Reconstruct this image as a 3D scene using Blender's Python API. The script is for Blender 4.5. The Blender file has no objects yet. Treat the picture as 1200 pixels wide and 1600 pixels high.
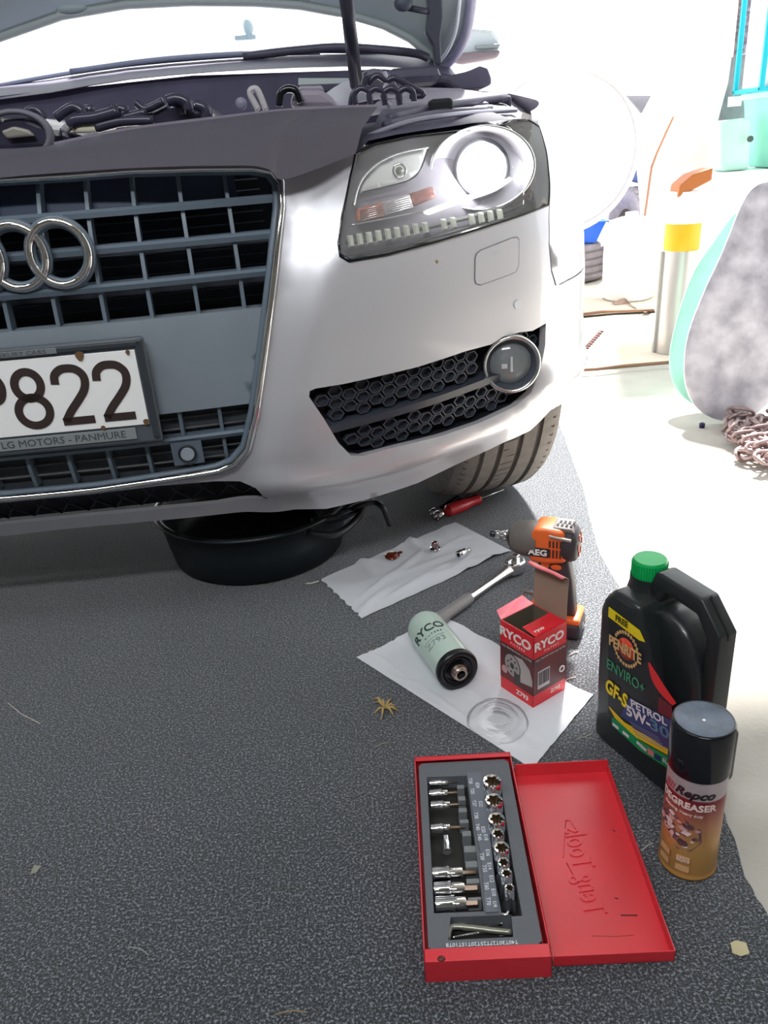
import bpy, bmesh, math, random
import numpy as np
from mathutils import Vector, Matrix
from mathutils.geometry import delaunay_2d_cdt
random.seed(4)
SC = bpy.context.scene
COL = SC.collection
# ---------------------------------------------------------------- camera
F = 1240.0; TH = math.radians(24.6); PH = math.radians(4.36); H = .75
f_ = np.array([0, math.cos(TH), -math.sin(TH)]); r0 = np.array([1, 0, 0.]); u0 = np.array([0, math.sin(TH), math.cos(TH)])
r_ = r0*math.cos(PH)-u0*math.sin(PH); u_ = r0*math.sin(PH)+u0*math.cos(PH); C0 = np.array([0, 0, H])
cd = bpy.data.cameras.new('camera'); cam = bpy.data.objects.new('camera', cd); COL.objects.link(cam)
cd.sensor_fit = 'VERTICAL'; cd.sensor_height = 32.0; cd.lens = 32.0*F/1600.0; cd.clip_start = .02; cd.clip_end = 200
cam.matrix_world = Matrix(((r_[0], u_[0], -f_[0], 0), (r_[1], u_[1], -f_[1], 0), (r_[2], u_[2], -f_[2], H), (0, 0, 0, 1)))
SC.camera = cam
# ---------------------------------------------------------------- light
SC.view_settings.view_transform = 'Standard'; SC.view_settings.look = 'None'
SC.view_settings.gamma = 1; SC.view_settings.use_curve_mapping = False
SC.view_settings.exposure = 0.0
w = bpy.data.worlds.new('sky'); SC.world = w; w.use_nodes = True
w.node_tree.nodes['Background'].inputs[0].default_value = (.93, .97, 1, 1)
w.node_tree.nodes['Background'].inputs[1].default_value = 2.8
sd = bpy.data.lights.new('sun', 'SUN'); sd.energy = 26; sd.angle = math.radians(5); sd.color = (1, .96, .9)
sun = bpy.data.objects.new('sun', sd); COL.objects.link(sun)
sun.rotation_euler = Vector((.22, .65, 1.0)).to_track_quat('Z', 'Y').to_euler()
def area(name, loc, to, sx, sy, e, col=(1, 1, 1)):
    l = bpy.data.lights.new(name, 'AREA'); l.shape = 'RECTANGLE'; l.size = sx; l.size_y = sy; l.energy = e; l.color = col
    o = bpy.data.objects.new(name, l); COL.objects.link(o); o.location = loc
    o.rotation_euler = (Vector(loc)-Vector(to)).to_track_quat('Z', 'Y').to_euler()
    return o
area('added_fill_light', (-.2, -.9, 2.30), (-.1, 1.0, .2), 1.3, .14, 34, (.95, .98, 1))  # added unseen fill lights to brighten the car front
area('added_fill_light', (-1.2, .3, 2.30), (-.7, 1.2, .3), 1.3, .14, 14, (.9, .97, 1))
# ---------------------------------------------------------------- projection helpers (used to measure where things stand)
def ray(px, py): return f_ + r_*(px-600)/F - u_*(py-800)/F
def G(px, py, z=0.0):
    d = ray(px, py); return Vector(C0 + d*(z-H)/d[2])
def Yp(px, py, y):
    d = ray(px, py); return Vector(C0 + d*y/d[1])
def proj(p):
    d = np.array(p)-C0; k = d@f_; return np.array((600+F*(d@r_)/k, 800-F*(d@u_)/k))
# ---------------------------------------------------------------- materials
MATS = {}
def mat(name, col, rough=.5, metal=0.0, var=0.0, vs=20, bump=0.0, bs=60, coat=0.0, emit=0, trans=0.0, alpha=1.0, col2=None, ior=1.45, spec=.5, det=4):
    if name in MATS: return MATS[name]
    m = bpy.data.materials.new(name); m.use_nodes = True; nt = m.node_tree; b = nt.nodes['Principled BSDF']
    b.inputs['Base Color'].default_value = (*col, 1); b.inputs['Roughness'].default_value = rough; b.inputs['Metallic'].default_value = metal
    b.inputs['Coat Weight'].default_value = coat; b.inputs['Coat Roughness'].default_value = .05
    b.inputs['Transmission Weight'].default_value = trans; b.inputs['Alpha'].default_value = alpha; b.inputs['IOR'].default_value = ior
    b.inputs['Specular IOR Level'].default_value = spec
    if emit: b.inputs['Emission Color'].default_value = (*col, 1); b.inputs['Emission Strength'].default_value = emit
    tc = nt.nodes.new('ShaderNodeTexCoord')
    if var or col2:
        n = nt.nodes.new('ShaderNodeTexNoise'); n.inputs['Scale'].default_value = vs; n.inputs['Detail'].default_value = det
        nt.links.new(tc.outputs['Object'], n.inputs['Vector'])
        rp = nt.nodes.new('ShaderNodeValToRGB'); rp.color_ramp.elements[0].position = .35; rp.color_ramp.elements[1].position = .65
        c2 = col2 if col2 else tuple(min(1, c*(1+var)) for c in col); c1 = col if col2 else tuple(c*(1-var) for c in col)
        rp.color_ramp.elements[0].color = (*c1, 1); rp.color_ramp.elements[1].color = (*c2, 1)
        nt.links.new(n.outputs['Fac'], rp.inputs[0]); nt.links.new(rp.outputs[0], b.inputs['Base Color'])
    if bump:
        n2 = nt.nodes.new('ShaderNodeTexNoise'); n2.inputs['Scale'].default_value = bs; n2.inputs['Detail'].default_value = 3
        nt.links.new(tc.outputs['Object'], n2.inputs['Vector'])
        bp = nt.nodes.new('ShaderNodeBump'); bp.inputs['Strength'].default_value = bump; bp.inputs['Distance'].default_value = .002
        nt.links.new(n2.outputs['Fac'], bp.inputs['Height']); nt.links.new(bp.outputs[0], b.inputs['Normal'])
    MATS[name] = m; return m
def L(r, g, b):  # sRGB 0..255 -> linear
    return tuple(((c/255)/12.92 if c < 11 else ((c/255+.055)/1.055)**2.4) for c in (r, g, b))
# ---------------------------------------------------------------- mesh builder
class B:
    def __init__(s, M=None): s.v = []; s.f = []; s.M = M or Matrix(); s.smooth = []
    def add(s, vs, fs, M=None, sm=True):
        k = len(s.v); T = s.M @ M if M is not None else s.M
        s.v += [T @ Vector(p) for p in vs]; s.f += [tuple(i+k for i in q) for q in fs]; s.smooth += [sm]*len(fs); return s
    def bmadd(s, bm, M=None, sm=False):
        bm.verts.index_update(); vs = [v.co.copy() for v in bm.verts]; fs = [[v.index for v in f.verts] for f in bm.faces]; bm.free()
        return s.add(vs, fs, M, sm)
    def box(s, c, d, bev=0.0, M=None, seg=2):
        bm = bmesh.new(); bmesh.ops.create_cube(bm, size=1)
        for v in bm.verts: v.co = Vector((v.co.x*d[0]+c[0], v.co.y*d[1]+c[1], v.co.z*d[2]+c[2]))
        if bev: bmesh.ops.bevel(bm, geom=bm.edges[:], offset=bev, segments=seg, affect='EDGES', profile=.5)
        return s.bmadd(bm, M, bool(bev) and seg > 2)
    def prism(s, pts, t0, t1, bev=0.0, M=None, seg=2):  # polygon in XZ, extruded along Y
        bm = bmesh.new(); a = [bm.verts.new((p[0], t0, p[1])) for p in pts]; b = [bm.verts.new((p[0], t1, p[1])) for p in pts]
        n = len(pts); bm.faces.new(a); bm.faces.new(b[::-1])
        for i in range(n): bm.faces.new((a[(i+1) % n], a[i], b[i], b[(i+1) % n]))
        bmesh.ops.recalc_face_normals(bm, faces=bm.faces[:])
        if bev: bmesh.ops.bevel(bm, geom=bm.edges[:], offset=bev, segments=seg, affect='EDGES', profile=.5, clamp_overlap=True)
        return s.bmadd(bm, M, False)
    def slab(s, pts, z0, z1, bev=0.0, M=None, seg=2):   # polygon in XY, extruded along Z
        R = Matrix(((1, 0, 0, 0), (0, 0, 1, 0), (0, 1, 0, 0), (0, 0, 0, 1)))
        return s.prism(pts, z0, z1, bev, (M @ R) if M is not None else R, seg)
    def lathe(s, prof, n=32, M=None, sm=True, ax='Z', a0=0, a1=2*math.pi):
        vs = []; fs = []; full = abs(a1-a0-2*math.pi) < 1e-6; m = n if full else n+1
        for (r, z) in prof:
            for i in range(m):
                a = a0+(a1-a0)*i/n; vs.append((r*math.cos(a), r*math.sin(a), z))
        for j in range(len(prof)-1):
            for i in range(n):
                i2 = (i+1) % m; fs.append((j*m+i, j*m+i2, (j+1)*m+i2, (j+1)*m+i))
        return s.add(vs, fs, M, sm)
    def cyl(s, p0, p1, r0, r1=None, n=20, caps=True, sm=True):
        p0 = Vector(p0); p1 = Vector(p1); r1 = r0 if r1 is None else r1; d = p1-p0
        M = Matrix.Translation(p0) @ d.to_track_quat('Z', 'Y').to_matrix().to_4x4(); h = d.length
        prof = [(r0, 0), (r1, h)]
        if caps: s.lathe([(1e-5, 0), (r0, 0)], n, M, False); s.lathe([(r1, h), (1e-5, h)], n, M, False)
        return s.lathe(prof, n, M, sm)
    def tube(s, path, r, n=10, closed=False, caps=True, flat=1.0, up=None):
        P = [Vector(p) for p in path]; m = len(P); rs = r if isinstance(r, (list, tuple)) else [r]*m
        vs = []; fs = []; prev = None
        for i in range(m):
            a = P[(i-1) % m] if (closed or i) else P[i]; b = P[(i+1) % m] if (closed or i < m-1) else P[i]
            t = (b-a).normalized()
            if up is not None: nrm = Vector(up); nrm = (nrm-t*nrm.dot(t)).normalized()
            else:
                nrm = prev if prev is not None else (Vector((0, 0, 1)) if abs(t.z) < .9 else Vector((1, 0, 0)))
                nrm = (nrm-t*nrm.dot(t)).normalized()
            prev = nrm; bn = t.cross(nrm)
            for k in range(n):
                an = 2*math.pi*k/n; vs.append(P[i]+(nrm*math.cos(an)*flat+bn*math.sin(an))*rs[i])
        for i in range(m if closed else m-1):
            for k in range(n):
                i2 = (i+1) % m; fs.append((i*n+k, i*n+(k+1) % n, i2*n+(k+1) % n, i2*n+k))
        if caps and not closed: fs.append(tuple(range(n))[::-1]); fs.append(tuple((m-1)*n+k for k in range(n)))
        return s.add(vs, fs)
    def sphere(s, c, r, n=16, sc=(1, 1, 1), zmin=-1.0, M=None):
        prof = []
        for i in range(n//2+1):
            a = -math.pi/2+math.pi*i/(n//2)
            if math.sin(a) >= zmin-1e-6: prof.append((max(1e-5, math.cos(a)*r), math.sin(a)*r))
        T = Matrix.Translation(Vector(c)) @ Matrix.Diagonal((*sc, 1))
        return s.lathe(prof, n, (M @ T) if M is not None else T)
    def torus(s, R, r, n=32, k=10, M=None, sc=(1, 1, 1)):
        pr = [(R+r*math.cos(2*math.pi*i/k), r*math.sin(2*math.pi*i/k)) for i in range(k+1)]
        return s.lathe(pr, n, (M or Matrix()) @ Matrix.Diagonal((*sc, 1)))
    def poly(s, pts, M=None): return s.add(pts, [tuple(range(len(pts)))], M, False)
    def grid(s, fn, nu, nv, sm=True):
        vs = [fn(i/nu, j/nv) for j in range(nv+1) for i in range(nu+1)]
        fs = [(j*(nu+1)+i, j*(nu+1)+i+1, (j+1)*(nu+1)+i+1, (j+1)*(nu+1)+i) for j in range(nv) for i in range(nu)]
        return s.add(vs, fs, None, sm)
    def text(s, t, size, fn, ext=.0004, shear=0.0, bold=0.0, sx=1.0, align='CENTER', space=1.0):
        vs, fs = text_mesh(t, shear, bold, align, space)
        vs = [fn(v.x*size*sx, v.y*size, (1 if v.z > 0 else 0)*ext) for v in vs]
        return s.add(vs, fs, None, False)
_TX = {}
def text_mesh(t, shear, bold, align, space):
    key = (t, shear, bold, align, space)
    if key in _TX: return _TX[key]
    c = bpy.data.curves.new('text', 'FONT'); c.body = t; c.size = 1; c.shear = shear; c.offset = bold; c.extrude = .01
    c.align_x = align; c.align_y = 'CENTER'; c.resolution_u = 3; c.space_character = space
    o = bpy.data.objects.new('text', c); COL.objects.link(o); dg = bpy.context.evaluated_depsgraph_get(); dg.update()
    me = bpy.data.meshes.new_from_object(o.evaluated_get(dg)); vs = [v.co.copy() for v in me.vertices]; fs = [tuple(p.vertices) for p in me.polygons]
    bpy.data.objects.remove(o); bpy.data.curves.remove(c); bpy.data.meshes.remove(me); _TX[key] = (vs, fs); return vs, fs
WM = {}
def thing(name, label, cat, loc=(0, 0, 0), rz=0.0, group=None):
    o = bpy.data.objects.new(name, None); o.empty_display_size = .02; COL.objects.link(o); o.location = loc; o.rotation_euler = (0, 0, rz)
    WM[o.name] = Matrix.Translation(Vector(loc)) @ Matrix.Rotation(rz, 4, 'Z')
    o['label'] = label; o['category'] = cat
    if group: o['group'] = group
    return o
def obj(name, b, m, parent=None, local=False, label=None, cat=None, group=None, kind=None, auto=None, loc=None, recalc=True):
    me = bpy.data.meshes.new(name); M = Matrix()
    if parent is not None: M = WM[parent.name]
    elif loc is not None: M = Matrix.Translation(Vector(loc))
    Mi = M.inverted(); vs = b.v if local else [Mi @ v for v in b.v]
    me.from_pydata([tuple(v) for v in vs], [], b.f); me.polygons.foreach_set('use_smooth', b.smooth)
    if recalc:
        bm = bmesh.new(); bm.from_mesh(me); bmesh.ops.remove_doubles(bm, verts=bm.verts[:], dist=1e-6)
        bmesh.ops.recalc_face_normals(bm, faces=bm.faces[:]); bm.to_mesh(me); bm.free()
    if auto:
        me.polygons.foreach_set('use_smooth', [True]*len(me.polygons))
        try: me.set_sharp_from_angle(angle=math.radians(auto))
        except Exception: pass
    me.materials.append(m); me.update()
    o = bpy.data.objects.new(name, me); COL.objects.link(o)
    if parent is not None: o.parent = parent
    elif loc is not None: o.location = loc
    WM[o.name] = M
    if label: o['label'] = label
    if cat: o['category'] = cat
    if group: o['group'] = group
    if kind: o['kind'] = kind
    return o
def clone(o, parent=None):
    c = o.copy(); COL.objects.link(c)
    if parent is not None: c.parent = parent
    for ch in list(o.children): clone(ch, c)
    return c
RX90 = Matrix.Rotation(math.pi/2, 4, 'X')
def frame(o, x, y, z):
    return Matrix(((x[0], y[0], z[0], o[0]), (x[1], y[1], z[1], o[1]), (x[2], y[2], z[2], o[2]), (0, 0, 0, 1)))
def smooth_path(pts, n=6, closed=False):
    P = [np.array(p, float) for p in pts]; m = len(P); out = []
    for i in range(m if closed else m-1):
        g = lambda k: P[k % m] if closed else P[max(0, min(m-1, k))]
        a, b, c, d = g(i-1), g(i), g(i+1), g(i+2)
        for j in range(n):
            t = j/n; out.append(.5*((2*b)+(c-a)*t+(2*a-5*b+4*c-d)*t*t+(3*b-a-3*c+d)*t**3))
    if not closed: out.append(P[-1])
    return out
# ---------------------------------------------------------------- common materials
SILVER = mat('silver_paint', L(206, 205, 211), .34, .35, coat=1.0)
CHROME = mat('chrome', (.85, .85, .86), .07, 1.0)
CHROMED = mat('brushed_chrome', (.78, .78, .79), .22, 1.0)
BLACKP = mat('black_plastic', L(34, 36, 42), .42, bump=.15, bs=900)
BAY = mat('hazed_black_plastic', L(72, 70, 88), .5, var=.12, vs=30)  # bay plastic: veiling haze put into the black, paler and bluish
BLACKG = mat('gloss_black', L(20, 22, 28), .12)
GRIL = mat('grille_grey_plastic', L(100, 113, 126), .4, bump=.1, bs=900)
VOID = mat('deep_black', L(16, 18, 24), .7)
RUBBER = mat('tyre_rubber', L(128, 123, 119), .8, var=.1, vs=40, bump=.3, bs=200)
WHITE = mat('white_ink', L(235, 235, 232), .5)
INK = mat('black_ink', L(22, 22, 24), .5)
# ---------------------------------------------------------------- structure
def carpet_mat():
    m = bpy.data.materials.new('charcoal_carpet'); m.use_nodes = True; nt = m.node_tree; N = nt.nodes; K = nt.links; b = N['Principled BSDF']
    tc = N.new('ShaderNodeTexCoord')
    n1 = N.new('ShaderNodeTexNoise'); n1.inputs['Scale'].default_value = 340; n1.inputs['Detail'].default_value = 3; n1.inputs['Roughness'].default_value = .75
    n2 = N.new('ShaderNodeTexNoise'); n2.inputs['Scale'].default_value = 3.2; n2.inputs['Detail'].default_value = 4
    n3 = N.new('ShaderNodeTexNoise'); n3.inputs['Scale'].default_value = 620; n3.inputs['Detail'].default_value = 2
    for n in (n1, n2, n3): K.new(tc.outputs['Object'], n.inputs['Vector'])
    rp = N.new('ShaderNodeValToRGB'); e = rp.color_ramp.elements
    e[0].position = .42; e[0].color = (*L(22, 26, 32), 1); e[1].position = .64; e[1].color = (*L(150, 155, 166), 1)
    q = e.new(.52); q.color = (*L(46, 52, 59), 1)
    K.new(n1.outputs['Fac'], rp.inputs[0])
    mx = N.new('ShaderNodeMix'); mx.data_type = 'RGBA'; mx.blend_type = 'MULTIPLY'; mx.inputs[0].default_value = .5
    r2 = N.new('ShaderNodeValToRGB'); r2.color_ramp.elements[0].position = .35; r2.color_ramp.elements[1].position = .7
    r2.color_ramp.elements[0].color = (.6, .62, .62, 1); r2.color_ramp.elements[1].color = (1, 1, 1, 1)
    K.new(n2.outputs['Fac'], r2.inputs[0]); K.new(rp.outputs[0], mx.inputs[6]); K.new(r2.outputs[0], mx.inputs[7]); K.new(mx.outputs[2], b.inputs['Base Color'])
    b.inputs['Roughness'].default_value = .95; b.inputs['Sheen Weight'].default_value = .35; b.inputs['Sheen Roughness'].default_value = .5
    ad = N.new('ShaderNodeMath'); ad.operation = 'ADD'; K.new(n1.outputs['Fac'], ad.inputs[0]); K.new(n3.outputs['Fac'], ad.inputs[1])
    bp = N.new('ShaderNodeBump'); bp.inputs['Strength'].default_value = .6; bp.inputs['Distance'].default_value = .003
    K.new(ad.outputs[0], bp.inputs['Height']); K.new(bp.outputs[0], b.inputs['Normal'])
    return m
CONC = mat('concrete', L(176, 172, 164), .85, var=.06, vs=6, bump=.3, bs=120)
WALLM = mat('painted_board', L(140, 138, 134), .8, var=.04, vs=3)
obj('floor', B().box((1.5, 5, -.056), (30, 26, .1)), CONC, kind='structure')
obj('ceiling', B().box((-.27, -.15, 2.45), (4.98, 5.4, .08)), WALLM, kind='structure')
obj('wall_left', B().box((-2.72, -.15, 1.2), (.08, 5.4, 2.42)), WALLM, kind='structure')
obj('wall_back', B().box((-.27, -2.84, 1.2), (4.82, .08, 2.42)), WALLM, kind='structure')
obj('wall_right', B().box((2.18, -.85, 1.2), (.08, 3.9, 2.42)), WALLM, kind='structure')
# added unseen battens with glowing tubes, housing the two fill lights
TUBE = mat('fill_tube', (.95, .98, 1), .4, emit=2.0)
for (x, y) in ((-.2, -.9), (-1.2, .3)):
    t = thing('added_fill_batten', 'added unseen fill batten under the garage ceiling ' + ('above the tool case' if x > -1 else 'near the left wall'), 'lamp', (x, y, 2.41))
    obj('housing', B().box((x, y, 2.385), (1.35, .12, .05), .008), WHITE, t)
    obj('tube', B().cyl((x-.62, y, 2.345), (x+.62, y, 2.345), .014), TUBE, t)
# carpet: edge follows the photograph's diagonal border with the bare concrete
ce = [G(872, 655), G(905, 745), G(925, 820), G(948, 885), G(1010, 985), G(1080, 1110), G(1130, 1260), G(1165, 1370), G(1200, 1432)]
ce = [(p.x, p.y) for p in ce]
edge = [tuple(q) for q in smooth_path(ce, 5)]
edge = [(x+random.uniform(-.002, .002), y) for x, y in edge]
pts = [(ce[0][0]-.02, 2.6)]+edge+[(ce[-1][0]+.03, .35), (ce[-1][0]+.05, -.8), (-2.3, -.8), (-2.3, 2.6)]
obj('carpet', B().slab(pts[::-1], -.006, 0.0), carpet_mat(), label='large charcoal speckled carpet under the car and tools, edge at the concrete', cat='carpet')
# ---------------------------------------------------------------- the car's outer surface, measured once: plan curve x upright profile
PL = [(-.2, .005), (0, 0), (.2, .005), (.41, .032), (.58, .072), (.72, .130), (.845, .200), (.915, .275), (.954, .375), (.969, .50), (.974, .75), (.976, 1.1), (.976, 1.6), (.968, 2.1)]
PRz = [.0, .18, .22, .26, .32, .40, .52, .60, .68, .73, .78, .84, .9, 1.0]
PRo = [.10, .085, .06, .03, .01, 0, 0, .008, .03, .055, .10, .17, .26, .42]
YAW = math.radians(3.5); OX, OY = -.515, 1.12
def _cr(P, t):
    n = len(P); i = int(max(0, min(n-2, math.floor(t)))); w_ = t-i
    p = [np.array(P[max(0, min(n-1, i+k))], float) for k in (-1, 0, 1, 2)]
    return .5*((2*p[1])+(p[2]-p[0])*w_+(2*p[0]-5*p[1]+4*p[2]-p[3])*w_*w_+(3*p[1]-p[0]-3*p[2]+p[3])*w_**3)
_pt = np.array([_cr(PL, t) for t in np.linspace(1, len(PL)-1, 900)])
_d = np.r_[0, np.cumsum(np.hypot(*np.diff(_pt, axis=0).T))]
CY, SY = math.cos(YAW), math.sin(YAW)
def plan(u):
    a = abs(u); x = np.interp(a, _d, _pt[:, 0]); y = np.interp(a, _d, _pt[:, 1]); return x*(1 if u >= 0 else -1), y
_pz = np.linspace(0, 1.0, 201); _po = np.interp(_pz, PRz, PRo)
for _ in range(10): _po[1:-1] = (_po[:-2]+2*_po[1:-1]+_po[2:])/4
RIDGE = None; LEDGE = None
def relief(u, z):
    d = 0.0; a = abs(u)
    if RIDGE is not None:
        x = float(np.interp(z, RIDGE[0], RIDGE[1]))-a; q = .008
        sp = lambda v: q*(math.log1p(math.exp(v/q)) if v/q < 30 else v/q)
        d -= .5*(sp(x)-sp(x-.050))
    if LEDGE is not None and a > .3:
        zl = np.interp(a, LEDGE[0], LEDGE[1]); k = min(1, (a-.3)/.08)
        d += .016*k*math.exp(-((z-zl+.012)/.022)**2)
    return d
def Sf(u, z, off=0.0):
    x0, y0 = plan(u-.004); x1, y1 = plan(u+.004); x, y = plan(u); tx, ty = x1-x0, y1-y0; l = math.hypot(tx, ty) or 1
    nx, ny = -ty/l, tx/l
    k = 1-.5*min(1, max(0, (abs(u)-.7)/.5)); o = float(np.interp(z, _pz, _po))*k-off-relief(u, z)
    x += nx*o; y += ny*o
    return Vector((OX+x*CY-y*SY, OY+x*SY+y*CY, z))
_gu = np.linspace(-.5, 1.15, 56); _gz = np.linspace(.12, .9, 40)
_gp = np.array([[proj(Sf(a, b)) for a in _gu] for b in _gz])
def inv(px, py, off=0.0):
    dd = (_gp[..., 0]-px)**2+(_gp[..., 1]-py)**2; j, i = np.unravel_index(np.argmin(dd), dd.shape); u, z = float(_gu[i]), float(_gz[j]); tgt = np.array((px, py))
    for _ in range(14):
        p = proj(Sf(u, z, off)); e = tgt-p
        if abs(e).max() < .05: break
        h = 1e-3; J = np.array([(proj(Sf(u+h, z, off))-p)/h, (proj(Sf(u, z+h, off))-p)/h]).T
        J2 = J.T@J+np.eye(2)*200; s = np.linalg.solve(J2, J.T@e); s = np.clip(s, -.06, .06); u += s[0]; z += s[1]
        u = min(1.6, max(-.6, u)); z = min(.98, max(.02, z))
    return u, z
rp = [inv(*q) for q in [(548, 262), (520, 400), (495, 470), (472, 560), (448, 680), (428, 760)]]
rp.sort(key=lambda q: q[1]); RIDGE = ([q[1] for q in rp], [q[0] for q in rp])
lp = [inv(*q) for q in [(440, 750), (540, 745), (632, 715), (728, 677), (800, 640), (850, 590)]]
lp.sort(key=lambda q: q[0]); LEDGE = ([q[0] for q in lp], [q[1] for q in lp])
def uvs(pxs, off=0.0): return [inv(x, y, off) for x, y in pxs]
def dens(loop, s=.012, closed=True):
    out = []; n = len(loop)
    for i in range(n if closed else n-1):
        a = loop[i]; b = loop[(i+1) % n]; k = max(1, int(math.hypot(b[0]-a[0], b[1]-a[1])/s))
        out += [(a[0]+(b[0]-a[0])*j/k, a[1]+(b[1]-a[1])*j/k) for j in range(k)]
    if not closed: out.append(loop[-1])
    return out
def inpoly(p, L_):
    c = False; x, y = p; j = len(L_)-1
    for i in range(len(L_)):
        xi, yi = L_[i]; xj, yj = L_[j]
        if (yi > y) != (yj > y) and x < (xj-xi)*(y-yi)/(yj-yi)+xi: c = not c
        j = i
    return c
def patch(b, outer, holes=(), off=0.0, lip=.012, step=.016, fn=None, mirror=False):
    """surface patch of the car body bounded by loops in (u,z)"""
    fn = fn or (lambda u, z, o: Sf(u, z, o))
    loops = [dens(outer)]+[dens(h) for h in holes]; V = []; E = []
    for lo in loops:
        k = len(V); V += [Vector(q) for q in lo]; E += [(k+i, k+(i+1) % len(lo)) for i in range(len(lo))]
    us = [q[0] for q in outer]; zs = [q[1] for q in outer]; u = min(us)+step/2; r = 0
    bd = np.array([tuple(v) for v in V])
    while u < max(us):
        z = min(zs)+step/2
        while z < max(zs):
            q = (u+(step/2 if r % 2 else 0)*0, z)
            if inpoly(q, loops[0]) and not any(inpoly(q, h) for h in loops[1:]) and np.min((bd[:, 0]-q[0])**2+(bd[:, 1]-q[1])**2) > (step*.45)**2: V.append(Vector(q))
            z += step; r += 1
        u += step
    res = delaunay_2d_cdt(V, E, [], 0, 1e-6); v2 = res[0]; T = res[2]
    fs = []
    for t in T:
        c = (sum(v2[i].x for i in t)/len(t), sum(v2[i].y for i in t)/len(t))
        if inpoly(c, loops[0]) and not any(inpoly(c, h) for h in loops[1:]): fs.append(tuple(t))
    for sg in ((1, -1) if mirror else (1,)):
        vs = [fn(v.x*sg, v.y, off) for v in v2]; b.add(vs, fs if sg > 0 else [t[::-1] for t in fs])
        if lip:
            for lo in loops:
                n = len(lo)
                rim = [i for i in range(n)]
                A = [fn(q[0]*sg, q[1], off) for q in lo]; Bk = [fn(q[0]*sg, q[1], off-lip) for q in lo]
                fl = [(i, (i+1) % n, n+(i+1) % n, n+i) for i in rim if not (abs(lo[i][0]) < 1e-4 and abs(lo[(i+1) % n][0]) < 1e-4)]
                b.add(A+Bk, fl)
    return b
car = thing('car', 'silver car with its bonnet propped open, large slatted grille with four rings', 'car', (OX, OY, 0), YAW)
# headlight outline (a notch in the bumper shell)
HL = [(554, 239), (545.5, 276), (533, 335), (527, 380), (530, 401), (545, 410), (605, 400), (675, 382), (745, 361), (815, 338), (858, 321), (859, 300), (857, 265), (850, 223), (841, 195), (825, 185), (801, 186), (790, 193), (710, 204), (640, 212), (584, 224)]
HLuv = uvs(HL)
GR = [(150, 765), (250, 750), (342, 735), (367, 725), (387, 702), (400, 648), (412, 562), (421, 490), (433, 386), (440, 323), (439, 286), (434, 272)]
GRuv = uvs(GR)
IN_T = [(412, 776), (400, 763), (375, 752), (333, 752), (250, 759), (150, 771)]
IN_B = [(150, 805), (250, 795), (340, 786), (419, 779)]
BOT = [(860, 641), (828, 673), (786, 692), (728, 719), (652, 755), (575, 780), (510, 795), (460, 796), (400, 800), (240, 814), (150, 822)]
bu = uvs(BOT); it = uvs(IN_T); ib = uvs(IN_B)
SEAM = uvs([(857, 345), (857, 382), (861, 425), (868, 449), (885, 440)])
ARCH = [(1.16, .52), (1.125, .45), (1.10, .36), (1.085, .30)]
outer = [inv(436, 283)]+[inv(470, 266), inv(520, 249)]+HLuv[:11]+SEAM+[(1.10, SEAM[-1][1]+.012)]+ARCH+bu+[(0, bu[-1][1])]+[(0, ib[0][1])]+ib+it+[(0, it[-1][1])]+[(0, GRuv[0][1])]+GRuv[:-1]
fogpx = [(483, 620), (484, 611), (493, 607), (537, 600), (652, 573.5), (728, 548.6), (768, 538), (786, 526), (813, 519), (832, 517), (853, 505), (852, 539), (844, 581), (830, 614), (805, 635), (747.5, 661.6), (690, 681), (613, 700), (563.5, 713), (548, 711.5), (529, 692), (506, 654)]
fog = uvs(fogpx)
b = patch(B(), outer, [fog], mirror=True, lip=.014)
obj('bumper', b, SILVER, car, recalc=False)
# fender
fo = [inv(859, 321)]+[HLuv[i] for i in (11, 12, 13, 14)]
zt = fo[-1][1]
fen = fo+[(fo[-1][0]+.04, zt+.022), (1.2, zt+.045), (1.6, .86), (2.1, .90), (2.4, .91), (2.4, .25), (1.95, .25), (1.93, .38), (1.86, .55), (1.74, .66), (1.60, .705), (1.45, .70), (1.30, .655), (1.20, .58)]+[(1.16, .525), (1.10, SEAM[-1][1]+.015)]+[(q[0]+.003, q[1]+.003) for q in SEAM[::-1]]
obj('fender', patch(B(), fen, lip=.012), SILVER, car, recalc=False)
obj('fender', patch(B(), fen, lip=.012, fn=lambda u, z, o: Sf(-u, z, o)), SILVER, car, recalc=False)
# black closing strip over headlight top, and dark filler behind the seams
def curve_S(loop, off): return [Sf(u, z, off) for u, z in loop]
# chrome surround of the grille
full = [(u, z) for u, z in GRuv]; top = [inv(425, 268, 0), inv(395, 263), inv(300, 264), inv(200, 267), inv(110, 274)]
loop = full[:-1]+top
half = [(0, full[0][1])]+dens(loop, .02, False)+[(0, top[-1][1]+.002)]
pathR = [Sf(u, z, .003) for u, z in half]; pathL = [Sf(-u, z, .003) for u, z in half[::-1]]
obj('grille_frame', B().tube(pathR+pathL[1:-1], .0058, 10, closed=True), CHROME, car)
inner = [(max(0, u-.012), z+(.012 if i < len(half)*.35 else 0)) for i, (u, z) in enumerate(half)]
obj('grille_frame_lining', B().tube([Sf(u*.985, z*.985+.008, -.012) for u, z in half]+[Sf(-u*.985, z*.985+.008, -.012) for u, z in half[::-1]][1:-1], .006, 8, closed=True), GRIL, car)
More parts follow.
